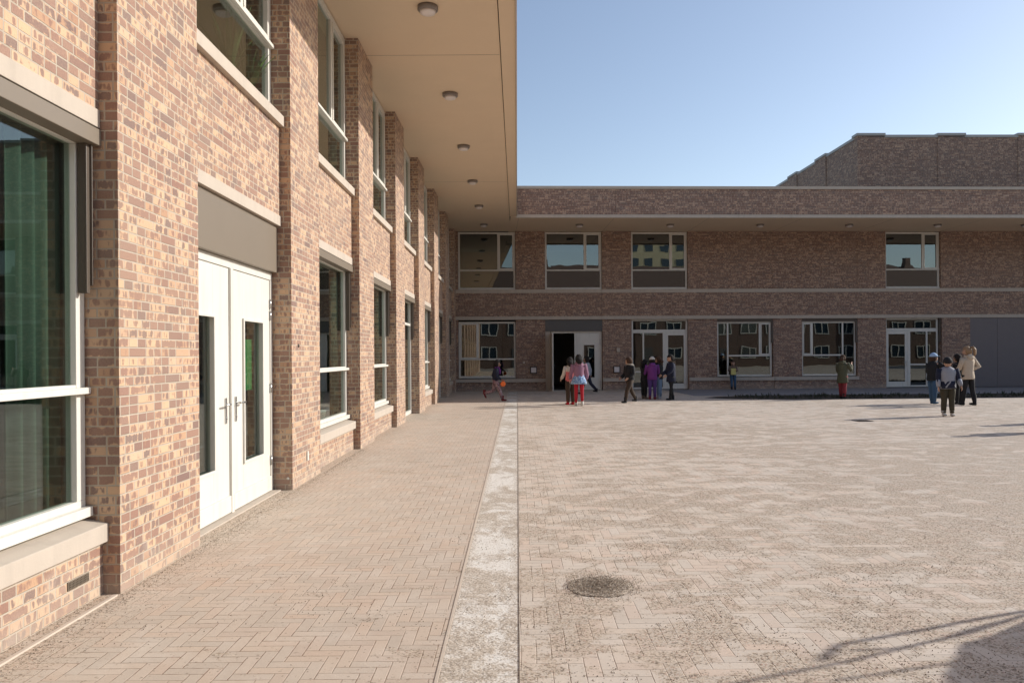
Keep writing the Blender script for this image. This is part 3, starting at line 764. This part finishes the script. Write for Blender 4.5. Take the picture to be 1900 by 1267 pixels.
# ---------------------------------------------------------------- invented bars and panel, out of view at right, added to cast a shadow
def caster(px, py, t): return Vector((px, py, 0)) + Vector((2.0, .6, 1.0))*t
def gp(px, py):
    yc = py+.0065*(px-960); Z = 1.5*1385/(yc-658); return ((px-960)*Z/1385, Z)
SC = empty('shadow_caster', (5.6, 4.6, 0), 0, 'made-up bars and panel just outside the right edge, added to cast the curved shadow', 'shadow caster')
def bar(pxs, r):
    bm = bmesh.new(); P = []
    for (a, b) in pxs:
        x, y = gp(a, b); P.append(caster(x, y, (5.7-x)/2.0)-Vector(SC.location))
    loft(bm, P, [r]*len(P), n=8); mk('bar', bm, 'steel', SC)
bar([(1330, 1275), (1420, 1255), (1500, 1240), (1580, 1224), (1700, 1195), (1790, 1175), (1900, 1140), (2000, 1110)], .016)
bar([(1520, 1226), (1552, 1196), (1640, 1180), (1720, 1166), (1800, 1150), (1900, 1133), (2010, 1112)], .020)
bar([(1580, 1206), (1660, 1202), (1740, 1186), (1800, 1166), (1900, 1141)], .012)
bar([(1540, 1262), (1640, 1248), (1740, 1232), (1800, 1224)], .012)
bm = bmesh.new(); P = []
for (a, b) in [(1740, 1420), (1745, 1250), (1768, 1215), (1775, 1194), (1830, 1180), (1900, 1150), (2000, 1122), (2200, 1100), (2500, 1200), (2300, 1420)]:
    x, y = gp(a, b); P.append(caster(x, y, (5.78-x)/2.0)-Vector(SC.location))
f = bm.faces.new([bm.verts.new(p) for p in P])
r = bmesh.ops.extrude_face_region(bm, geom=[f]); bmesh.ops.translate(bm, verts=[v for v in r['geom'] if isinstance(v, bmesh.types.BMVert)], vec=(.03, 0, 0))
mk('panel', bm, 'bronze', SC)
for yy in (3.9, 5.2):
    bm = bmesh.new(); loft(bm, [(.1, yy-4.6, 0), (.1, yy-4.6, 1.2)], [.025, .025], n=8); mk('post', bm, 'steel', SC)

# ---------------------------------------------------------------- PEOPLE
def cloth(name, c, rough=.85, var=.12): 
    if name not in M: M[name] = plain(name, c, rough, var, 25, .004)
    return name
cloth('skin', (.50,.30,.21), .55, .03); cloth('skin_dark', (.24,.125,.08), .55, .03)
cloth('hair_black', (.012,.009,.008), .95); cloth('hair_brown', (.065,.033,.018), .9); cloth('hair_blond', (.33,.20,.10), .5, .25)
cloth('eye', (.02,.015,.012), .2); cloth('lip', (.36,.14,.12), .5)

def person(loc, heading, H, label, look, group='people in the playground'):
    """local frame: faces +y. look: dict of clothing + pose"""
    L = dict(kid=True, skin='skin', hair='hair_black', hairlen=.0, jacket='black', hem=.50, trousers='black', shoe='black', shoeh=.05,
             legs=((0, 0), (0, 0)), arms=((10, 0, 15), (10, 0, 15)), lean=0, headturn=0, headtilt=0, bulk=1.0)
    L.update(look)
    e = empty('person', loc, heading, label, 'person', group)
    S = H; hs = 1.24 if L['kid'] else 1.04
    B = L['bulk']
    def V(x, y, z): return Vector((x*S, y*S, z*S))
    lean = R(L['lean'])
    def up(x, y, z):     # torso points rotate forward about the hips
        dz = z-.52; return V(x, y+dz*math.sin(lean), .52+dz*math.cos(lean))
    crouch = L.get('drop', 0)
    hipz = .50-crouch
    def leg(sd, th, kn):
        hip = V(sd*.052, 0, hipz); a = R(th); knee = hip + V(sd*.004, math.sin(a)*.235, -math.cos(a)*.235)
        b = a-R(kn); ank = knee + V(sd*.002, math.sin(b)*.225, -math.cos(b)*.225)
        ft = R(min(0, -(kn)*.6 + 0)) if kn > 20 else 0
        d = Vector((0, math.cos(ft+min(0, b)*.5), math.sin(ft))).normalized()
        return hip, knee, ank, d
    legs = [leg(sd, *L['legs'][k]) for k, sd in enumerate((-1, 1))]
    low = min(l[2].z for l in legs); dz = .045*S-low
    hips = []
    legs = [(a+Vector((0, 0, dz)), b+Vector((0, 0, dz)), c+Vector((0, 0, dz)), d) for a, b, c, d in legs]
    upz = dz/S-crouch
    def U(x, y, z): p = up(x, y, z); p.z += upz*S; return p
    def arm(sd, fwd, out, el):
        sh = U(sd*.104*B, 0, .795); f = R(fwd); o = R(out)
        d1 = Vector((sd*math.sin(o*.6+R(4)), math.sin(f), -math.cos(f)*math.cos(o))).normalized()
        elb = sh + d1*.165*S; g = f+R(el)
        d2 = Vector((sd*math.sin(o*.3)-sd*L.get('inward', .0), math.sin(g), -math.cos(g))).normalized()
        if L.get('akimbo') == sd: 
            d1 = Vector((sd*.55, -.25, -.80)).normalized(); elb = sh+d1*.155*S; d2 = Vector((-sd*.75, .35, -.45)).normalized()
        wr = elb + d2*.140*S
        return sh, elb, wr, d2
    arms = [arm(sd, *L['arms'][k]) for k, sd in enumerate((-1, 1))]
    # --- body: one skinned surface
    bm = bmesh.new(); sk = bm.verts.layers.skin.verify()
    def add(p, r, prev=None):
        v = bm.verts.new(p); v[sk].radius = (r[0]*S, r[1]*S) if isinstance(r, tuple) else (r*S, r*S)
        if prev: bm.edges.new((prev, v))
        return v
    pelvis = add(U(0, 0, .52), (.075, .055)); pelvis[sk].use_root = True
    belly = add(U(0, .0, .62), (.068, .05), pelvis); chest = add(U(0, 0, .74), (.080, .055), belly)
    neck = add(U(0, -.004, .82), (.032, .032), chest); nk2 = add(U(0, .004, .865), .029, neck)
    for (a, b, c, d) in legs:
        h = add(a, .046, pelvis); k_ = add(b, .033, h); an = add(c, .021, k_)
    for (s_, el_, wr_, d2) in arms:
        a = add(s_, .030, chest); b = add(el_, .022, a); c = add(wr_, .015, b)
    me = bpy.data.meshes.new('tmp'); bm.to_mesh(me); bm.free()
    tmp = bpy.data.objects.new('tmp', me); col.objects.link(tmp)
    tmp.modifiers.new('s', 'SKIN'); ss = tmp.modifiers.new('ss', 'SUBSURF'); ss.levels = 1; ss.render_levels = 1
    dg = bpy.context.evaluated_depsgraph_get(); nm = bpy.data.meshes.new_from_object(tmp.evaluated_get(dg))
    bpy.data.objects.remove(tmp)
    bm = bmesh.new(); bm.from_mesh(nm); bpy.data.meshes.remove(nm)
    for f in bm.faces: f.material_index = 0; f.smooth = True
    # hands
    for k, (s_, el_, wr_, d2) in enumerate(arms):
        sd = -1 if k == 0 else 1
        side = Vector((0, 1, 0)); side = (side-d2*side.dot(d2)).normalized(); nrm = d2.cross(side)
        hl = .052*S
        loft(bm, [wr_, wr_+d2*hl*.5, wr_+d2*hl], [(.013*S, .010*S), (.023*S, .010*S), (.022*S, .008*S)], 0, 8, side=side)
        for q, (off, ln) in enumerate(((-.75, .8), (-.25, .95), (.25, 1.0), (.75, .9))):
            b0 = wr_+d2*hl*.95+side*off*.021*S; curl = nrm*(-sd)*.012*S
            loft(bm, [b0, b0+d2*ln*.024*S+curl*.3, b0+d2*ln*.042*S+curl*1.3], [.0050*S, .0046*S, .0034*S], 0, 6)
        b0 = wr_+d2*hl*.25+side*.017*S
        loft(bm, [b0, b0+(side*.7+d2).normalized()*.022*S, b0+(side*.35+d2).normalized()*.040*S], [.0065*S, .0055*S, .004*S], 0, 6)
    # head
    hc = U(0, .012, .925 if not L['kid'] else .913); rx, ry, rz = .052*hs*S, .062*hs*S, .074*hs*S
    HM = Matrix.Translation(hc) @ Matrix.Rotation(R(L['headturn']), 4, 'Z') @ Matrix.Rotation(R(-L['headtilt'])-lean*.3, 4, 'X')
    def head_grid(bm, sx, sy, sz, mat, test=None, nose=True):
        nl, ns = 14, 20; rows = []
        for a in range(nl+1):
            ph = math.pi*a/nl; row = []
            for b in range(ns):
                t = 2*math.pi*b/ns; x = math.sin(ph)*math.cos(t); y = math.sin(ph)*math.sin(t); z = math.cos(ph)
                k = 1-.22*max(0, -z)**1.3       # jaw narrows
                if y < 0: y *= .95
                px, py, pz = x*sx*k, y*sy*(1-.10*max(0, -z)), z*sz
                if nose and y > .75 and abs(x) < .2 and -.45 < z < .1: py += .020*S*(1-abs(x)/.2)
                row.append((Vector((px, py, pz)), (x, y, z)))
            rows.append(row)
        vs = {}
        def gv(a, b):
            b %= ns
            if a in (0, nl): b = 0
            if (a, b) not in vs: vs[a, b] = bm.verts.new(HM @ rows[a][b][0])
            return vs[a, b]
        for a in range(nl):
            for b in range(ns):
                cen = [sum(rows[i][j % ns][1][q] for i, j in ((a, b), (a+1, b), (a, b+1), (a+1, b+1)))/4 for q in range(3)]
                if test and not test(*cen): continue
                q = []
                for v in (gv(a, b), gv(a+1, b), gv(a+1, b+1), gv(a, b+1)):
                    if v not in q: q.append(v)
                if len(q) >= 3: f = bm.faces.new(q); f.material_index = mat; f.smooth = True
    head_grid(bm, rx, ry, rz, 0)
    def blob(p, r, mat):
        loft(bm, [HM @ (Vector(p)-Vector((0, r[1], 0))), HM @ Vector(p), HM @ (Vector(p)+Vector((0, r[1], 0)))], [(r[0]*.5, r[2]*.5), (r[0], r[2]), (r[0]*.5, r[2]*.5)], mat, 8)
    for sd in (-1, 1):
        blob((sd*rx*.40, ry*.86, rz*.05), (.008*S, .006*S, .0045*S), 1)
        blob((sd*rx*1.0, 0, -rz*.05), (.006*S, .012*S, .016*S), 0)
    blob((0, ry*.88, -rz*.52), (.014*S, .008*S, .004*S), 2)
    mk('body', bm, [L['skin'], 'eye', 'lip'], e)
    jit = lambda bm, a: [setattr(v, 'co', v.co+mnoise.noise_vector(v.co*14/S*.9+Vector((H*9, 0, 0)))*a*S) for v in bm.verts]
    # --- trousers
    bm = bmesh.new()
    tw = L.get('legw', 1.0)
    for (a, b, c, d) in legs:
        top = a+Vector((0, 0, .02*S)); mid = a.lerp(b, .5); calf = b.lerp(c, .35)
        loft(bm, [top, mid, b, calf, c+Vector((0, 0, .012*S))], [(.062*S*B, .064*S), (.054*S*tw, .056*S*tw), (.041*S*tw, .043*S*tw), (.040*S*tw, .042*S*tw), (.032*S*tw, .034*S*tw)], n=12, side=(1, 0, 0))
    loft(bm, [U(0, 0, .47), U(0, -.004, .52), U(0, 0, .60)], [(.085*S, .060*S), (.100*S*B, .076*S), (.088*S, .064*S)], n=16, side=(1, 0, 0))
    jit(bm, .006); mk('trousers', bm, L['trousers'], e)
    # --- shoes
    for (a, b, c, d) in legs:
        bm = bmesh.new(); s0 = Vector((0, 0, -.02*S))
        hl = c-d*.020*S+s0
        loft(bm, [c+Vector((0, 0, L['shoeh']*S)), c, c+Vector((0, 0, -.012*S))], [.036*S*tw, .031*S, .030*S], n=10, side=(1, 0, 0))
        loft(bm, [hl-d*.008*S, hl, hl+d*.05*S, hl+d*.10*S, hl+d*.118*S], [.018*S, (.028*S, .024*S), (.029*S, .023*S), (.031*S, .019*S), (.018*S, .012*S)], n=10, side=(1, 0, 0))
        mk('shoe', bm, L['shoe'], e)
    # --- jacket
    bm = bmesh.new(); hem = L['hem']; fl = L.get('flare', 1.0)
    zs = [hem, hem+.02, .58, .66, .74, .79, .825, .845]
    rr = [(.100*fl, .078*fl), (.104*fl, .082*fl), (.100, .078), (.100, .078), (.112, .080), (.108, .070), (.070, .052), (.040, .040)]
    zs2 = []; rr2 = []
    for z, q in zip(zs, rr):
        if zs2 and z <= zs2[-1]: continue
        zs2.append(z); rr2.append((q[0]*S*B, q[1]*S*B))
    loft(bm, [U(0, 0, z) for z in zs2], rr2, n=18, side=(1, 0, 0))
    for k, (s_, el_, wr_, d2) in enumerate(arms):
        m1 = s_.lerp(el_, .5); m2 = el_.lerp(wr_, .5)
        q = .9+.1*B
        loft(bm, [s_+Vector((0, 0, .012*S)), m1, el_, m2, wr_-d2*.004*S], [.046*S*q, .044*S*q, .039*S*q, .036*S*q, .028*S*q], 2 if L.get('sleeve2') else 0, 12)
        if L.get('sleeve'):   # contrasting forearms
            loft(bm, [el_.lerp(wr_, .15), m2, wr_-d2*.002*S], [.0395*S*q, .0375*S*q, .030*S*q], 1, 12)
    if L.get('yoke'):
        loft(bm, [U(0, 0, .70), U(0, 0, .75), U(0, 0, .80), U(0, 0, .832)], [(.1125*S*B, .0815*S*B), (.1145*S*B, .0825*S*B), (.106*S*B, .070*S*B), (.066*S*B, .054*S*B)], 1, 18, side=(1, 0, 0))
    if L.get('band'):
        loft(bm, [U(0, 0, .475), U(0, 0, .53), U(0, 0, .60)], [(.1065*S*B, .0845*S*B), (.1045*S*B, .0815*S*B), (.1025*S*B, .080*S*B)], 2, 18, side=(1, 0, 0))
    jit(bm, .010)
    for v in bm.verts: v.co += mnoise.noise_vector(v.co*38)*.006*S
    j = mk('jacket', bm, [L['jacket'], L.get('sleeve') or L.get('yoke') or L['jacket'], L.get('sleeve2') or L['jacket']], e)
    if L.get('hood'):
        bm = bmesh.new(); loft(bm, [U(0, -.045, .775), U(0, -.062, .80), U(0, -.055, .84), U(0, -.03, .865)], [(.03*S, .02*S), (.062*S, .032*S), (.066*S, .036*S), (.050*S, .022*S)], n=14, side=(1, 0, 0)); jit(bm, .008)
        mk('hood', bm, L['hood'], j)
        bm = bmesh.new(); N = 14
        P = [U(.060*math.cos(t), .045*math.sin(t)+.0, .842+.012*math.sin(t)) for t in [math.pi*2*k/N for k in range(N+1)]]
        loft(bm, P, [.017*S]*len(P), n=8, side=(0, 0, 1)); jit(bm, .01); mk('collar', bm, L['hood'], j)
    if L.get('scarf'):
        bm = bmesh.new(); N = 14
        P = [U(.050*math.cos(t), .045*math.sin(t), .845+.01*math.sin(t)) for t in [math.pi*2*k/N for k in range(N+1)]]
        loft(bm, P, [.022*S]*len(P), n=8, side=(0, 0, 1)); loft(bm, [U(.02, .06, .84), U(.03, .088, .76), U(.03, .09, .68)], [.02*S, .024*S, .02*S], n=8); jit(bm, .008); mk('scarf', bm, L['scarf'], e)
    if L.get('skirt'):
        bm = bmesh.new(); n = 28; rings = []
        for z, r_ in ((.60, .095), (.54, .118), (.48, .140), (.425, .155)):
            rings.append([bm.verts.new(U(r_*math.cos(t)*(1+.06*math.sin(t*7)), r_*.85*math.sin(t)*(1+.06*math.sin(t*7)), z)) for t in [2*math.pi*k/n for k in range(n)]])
        for r0, r1 in zip(rings, rings[1:]):
            for k in range(n): f = bm.faces.new((r0[k], r0[(k+1) % n], r1[(k+1) % n], r1[k])); f.smooth = True
        o = mk('skirt', bm, L['skirt'], e); so_ = o.modifiers.new('s', 'SOLIDIFY'); so_.thickness = .006
    # --- hair / hat
    bm = bmesh.new(); hl = L['hairlen']; hb = L.get('hairbig', 1.0)
    head_grid(bm, rx*1.10*hb, ry*1.10*hb, rz*1.08*hb, 0, test=lambda x, y, z: (z > .42) or (y < .25 and z > -.35) or (y < -.05 and z > -.75), nose=False)
    if hl > 0:
        P = [HM @ Vector((0, -ry*.55, rz*.2)), HM @ Vector((0, -ry*.95, -rz*.6)), HM @ Vector((0, -ry*.95, -rz*.6-hl*S*.5)), HM @ Vector((0, -ry*.80, -rz*.6-hl*S))]
        loft(bm, P, [(rx*.9, ry*.5), (rx*.95, ry*.45), (rx*.8, ry*.35), (rx*.35, ry*.15)], n=12, side=(1, 0, 0))
    if L.get('ponytail'):
        P = [HM @ Vector((0, -ry*.9, rz*.75)), HM @ Vector((0, -ry*1.4, rz*.85)), HM @ Vector((0, -ry*1.75, rz*.2)), HM @ Vector((0, -ry*1.6, -rz*.7)), HM @ Vector((0, -ry*1.45, -rz*1.2))]
        loft(bm, P, [.014*S, .022*S, .024*S, .018*S, .006*S], n=10)
    for v in bm.verts: v.co += mnoise.noise_vector(v.co*38)*.010*S*hb
    o = mk('hair', bm, L['hair'], e); so_ = o.modifiers.new('s', 'SOLIDIFY'); so_.thickness = .004; so_.offset = 0
    if L.get('hat'):
        bm = bmesh.new(); head_grid(bm, rx*1.18, ry*1.16, rz*1.16, 0, test=lambda x, y, z: z > .22, nose=False)
        if L.get('cap'):
            loft(bm, [HM @ Vector((0, ry*.8, rz*.42)), HM @ Vector((0, ry*1.35, rz*.38)), HM @ Vector((0, ry*1.8, rz*.30))], [(rx*.9, .006*S), (rx*.85, .005*S), (rx*.4, .004*S)], n=12, side=(1, 0, 0))
        h = mk('hat', bm, L['hat'], e); so_ = h.modifiers.new('s', 'SOLIDIFY'); so_.thickness = .005
        if L.get('ears'):
            for sd in (-1, 1):
                bm = bmesh.new(); c = Vector((sd*rx*.85, 0, rz*.98)); loft(bm, [HM @ (c+Vector((0, -.012*S, 0))), HM @ c, HM @ (c+Vector((0, .012*S, 0)))], [.012*S, .022*S, .012*S], n=12); mk('hat_ear', bm, 'hair_black', h)
    if L.get('prop'): L['prop'](e, arms, HM, S)
    return e, arms, S
for nm, c in dict(c_black=(.012,.012,.014), c_navy=(.012,.016,.040), c_dkblue=(.03,.05,.10), c_jeans=(.045,.10,.18), c_ltjeans=(.15,.22,.33), c_purple=(.17,.035,.22),
                  c_mauve=(.30,.15,.22), c_red=(.48,.015,.03), c_dkred=(.20,.02,.03), c_white=(.62,.58,.52), c_pink=(.65,.16,.17), c_skyb=(.22,.38,.60), c_beige=(.55,.45,.34),
                  c_olive=(.075,.078,.045), c_khaki=(.060,.050,.028), c_grey=(.33,.34,.38), c_brown=(.055,.035,.022), c_violet=(.09,.045,.20), c_orange=(.95,.19,.04), c_taupe=(.16,.12,.09),
                  c_fur=(.50,.45,.38), c_maroon=(.16,.02,.02), c_bluecap=(.35,.50,.70), c_yellow=(.65,.60,.22)).items(): cloth(nm, c)
s = NT('c_print'); o_ = s.obj(); f_ = s.noise(o_, 22, 3, .6)
s.bsdf(s.ramp(f_, [(0, (.10,.03,.06)), (.42, (.22,.14,.16)), (.5, (.36,.30,.31)), (.58, (.30,.10,.14)), (.66, (.16,.13,.17)), (1, (.45,.42,.42))], 'CONSTANT'), .85); M['c_print'] = s.m
s = NT('c_skirt'); f_ = s.noise(s.obj(), 26, 3, .6)
s.bsdf(s.ramp(f_, [(0, (.07,.16,.36)), (.45, (.18,.34,.58)), (.52, (.55,.62,.70)), (.6, (.12,.26,.50)), (1, (.6,.66,.72))], 'CONSTANT'), .85); M['c_skirt'] = s.m

def at(px, py, x_only=None):
    yc = py+.0065*(px-960); Z = 1.5*1385/(yc-658); return ((px-960-1)*Z/1385, Z, 0)
FR, FL, FB, FC = R(-90), R(90), 0, R(180)        # facing right, left, away, towards the camera
# running girl on the left
girl, arms_g, Sg = person(at(920, 744), R(-84), 1.34, 'child running past the corner window in a dark top, pink scarf and red boots', dict(
    skin='skin_dark', hair='hair_black', hairlen=.05, hairbig=1.22, jacket='c_navy', scarf='c_purple', hem=.53, trousers='c_print', shoe='c_maroon', shoeh=.09, legs=((-12, 62), (24, 6)), arms=((-25, 5, 55), (-2, 5, 55)), lean=4))
P_ = girl.matrix_world if False else (Matrix.Translation(girl.location) @ Matrix.Rotation(girl.rotation_euler.z, 4, 'Z'))
hand = P_ @ (arms_g[1][2]+arms_g[1][3]*.06*Sg)
BG = empty('pouch', hand-Vector((0, 0, .20)), R(20), 'bright orange rounded pouch carried by the running child', 'bag')
bm = bmesh.new(); loft(bm, [(0, -.03, .11), (0, -.02, .11), (0, .02, .11), (0, .03, .11)], [(.06, .055), (.085, .08), (.085, .08), (.06, .055)], n=20, side=(1, 0, .6)); mk('pouch_body', bm, 'c_orange', BG, 0, True)
bm = bmesh.new(); loft(bm, [(-.03, 0, .19), (-.01, 0, .225), (.03, 0, .225), (.05, 0, .19)], [.008]*4, n=8); mk('strap', bm, 'c_orange', BG)
person(at(1059, 751), R(20), 1.40, 'child in a white and pink coat beside the girl in a blue skirt', dict(
    hair='hair_black', hairlen=.06, jacket='c_pink', yoke='c_white', sleeve2='c_white', hem=.49, flare=1.08, trousers='c_brown', shoe='c_red', arms=((20, 8, 30), (10, 4, 20)), headturn=-20, headtilt=10, legw=1.15))
person(at(1075, 753), R(4), 1.48, 'girl seen from behind in a mauve jacket and blue skirt', dict(
    hair='hair_black', hairlen=.07, jacket='c_mauve', hem=.56, flare=1.0, bulk=1.08, hood='c_mauve', skirt='c_skirt', trousers='c_red', shoe='c_white', legw=.80, arms=((8, 16, 25), (8, 16, 25)), legs=((2, 0), (-2, 0)), headtilt=12))
person(at(1090, 731), R(70), 1.44, 'person in dark trousers and pale blue top walking behind the girl with red tights', dict(
    jacket='c_grey', trousers='c_navy', shoe='c_black', legs=((20, 5), (-22, 20)), arms=((20, 5, 20), (-20, 5, 20))))
person(at(1169, 747), R(115), 1.43, 'child walking in a black jacket with pale fur hood and black trousers', dict(
    hair='hair_brown', jacket='c_black', hood='c_fur', bulk=1.18, hem=.49, trousers='c_brown', shoe='c_black', shoeh=.08, legs=((26, 14), (-20, 10)), arms=((6, 20, 48), (6, 20, 48)), inward=.3, headturn=-60, headtilt=12))
person(at(1196, 740), R(-60), 1.30, 'child dressed all in black half hidden left of the purple jacket', dict(
    hair='hair_black', hairlen=.08, jacket='c_black', hem=.44, trousers='c_black', shoe='c_taupe', arms=((30, 5, 30), (30, 5, 30)), headtilt=15))
person(at(1211, 741), R(-4), 1.38, 'child seen from behind in a purple jacket, violet trousers and white hat with black ears', dict(
    hair='hair_black', hat='c_white', ears=True, jacket='c_purple', hood='c_purple', bulk=1.12, hem=.47, trousers='c_violet', shoe='c_dkred', arms=((25, 14, 35), (25, 14, 35)), headtilt=8))
person(at(1224, 740), R(60), 1.40, 'child in a black jacket and light jeans between the purple and navy coats', dict(
    hair='hair_brown', hairlen=.03, jacket='c_black', hood='c_brown', bulk=1.1, hem=.47, trousers='c_ltjeans', shoe='c_grey', arms=((35, 8, 40), (30, 8, 40)), headtilt=16))
person(at(1246, 742), R(100), 1.46, 'child in a long quilted navy coat and black leggings on the right of the group', dict(
    hair='hair_black', jacket='c_navy', hood='c_brown', bulk=1.12, hem=.40, flare=1.08, trousers='c_black', shoe='c_black', legw=.8, legs=((6, 0), (-6, 4)), arms=((18, 4, 35), (18, 4, 35)), headturn=10, headtilt=8, hairlen=.02))
# child leaning on the window sill
def paperprop(e, arms, HM, S):
    pass
pc = backpt(11.42, -.36, 0)
e, arm_s, Ss = person((pc.x, pc.y, 0), R(170), 1.20, 'child in a grey jacket and jeans perched on the sill of the far window', dict(
    hair='hair_brown', hairlen=.06, jacket='c_taupe', hem=.50, trousers='c_jeans', shoe='c_black', legs=((14, 8), (20, 10)), arms=((25, 8, 75), (25, 8, 75)), headtilt=8, lean=-4, inward=.3))
PP = empty('paper_sheet', (pc.x-.05, pc.y-.25, .62), R(170), 'pale yellow paper held by the child on the window sill', 'paper')
bm = bmesh.new(); 
vv = []
for k in range(5):
    a = bm.verts.new((-.10+k*.05, .01*math.sin(k), 0)); b = bm.verts.new((-.10+k*.05, -.03+.01*math.cos(k*1.3), .26)); vv.append((a, b))
for p0, p1 in zip(vv, vv[1:]): bm.faces.new((p0[0], p1[0], p1[1], p0[1]))
o = mk('sheet', bm, 'c_yellow', PP); so_ = o.modifiers.new('s', 'SOLIDIFY'); so_.thickness = .003
# green coat with phone
e, arm_p, Sp = person(at(1564, 740), R(-50), 1.42, 'person in a long olive coat and dark red trousers holding a hand to the face', dict(
    kid=False, hair='hair_brown', hairlen=.04, jacket='c_olive', hood='c_olive', hem=.36, flare=1.12, bulk=1.1, trousers='c_dkred', shoe='c_black', shoeh=.08, legw=1.05, legs=((5, 0), (-5, 0)), arms=((15, 4, 20), (30, 20, 112)), inward=.35, headtilt=4))
# group at the right
person(at(1732, 749), R(-75), 1.45, 'boy in a black jacket, blue jeans and pale cap reaching out an arm', dict(
    hair='hair_brown', hat='c_bluecap', cap=True, jacket='c_black', bulk=1.22, hem=.46, trousers='c_jeans', shoe='c_jeans', arms=((10, 8, 25), (62, 6, 20)), headturn=-5, legw=1.15, legs=((3, 0), (-4, 0))))
person(at(1779, 750), R(30), 1.42, 'dark haired child in dark clothes mostly hidden behind the boy in front', dict(
    hair='hair_black', hairlen=.12, jacket='c_black', hem=.44, trousers='c_black', shoe='c_black', headtilt=10))
person(at(1797, 752), R(18), 1.63, 'woman seen from behind in a cream hooded coat, black trousers and boots', dict(
    kid=False, hair='hair_blond', ponytail=True, hairbig=1.08, jacket='c_beige', hood='c_beige', hem=.45, flare=1.12, trousers='c_black', shoe='c_black', shoeh=.14, legw=.92, legs=((8, 2), (-8, 2)), arms=((20, 6, 30), (0, 0, 0)), akimbo=1, headturn=35, headtilt=6))
person(at(1759, 772), R(168), 1.36, 'boy facing the camera in a grey and navy jacket, khaki trousers and white shoes', dict(
    hair='hair_black', hat='c_black', jacket='c_grey', sleeve='c_grey', sleeve2='c_navy', band=True, bulk=1.22, hem=.47, trousers='c_khaki', shoe='c_white', legw=1.15, legs=((3, 0), (-3, 0)), arms=((12, 14, 18), (8, 12, 12)), headtilt=26, headturn=-20))
# two people just outside the right edge whose shadows fall into view
x, y, _ = at(1776, 810); person((x+2*1.32, y+.6*1.32, 0), R(90), 1.34, 'person in a dark coat just outside the right edge, nearer the camera', dict(jacket='c_navy', trousers='c_jeans', bulk=1.2))
x, y, _ = at(1824, 791); person((x+2*1.42, y+.6*1.42, 0), R(60), 1.44, 'person in a brown coat just outside the right edge, further away', dict(jacket='c_brown', trousers='c_black', legs=((20, 5), (-20, 10))))
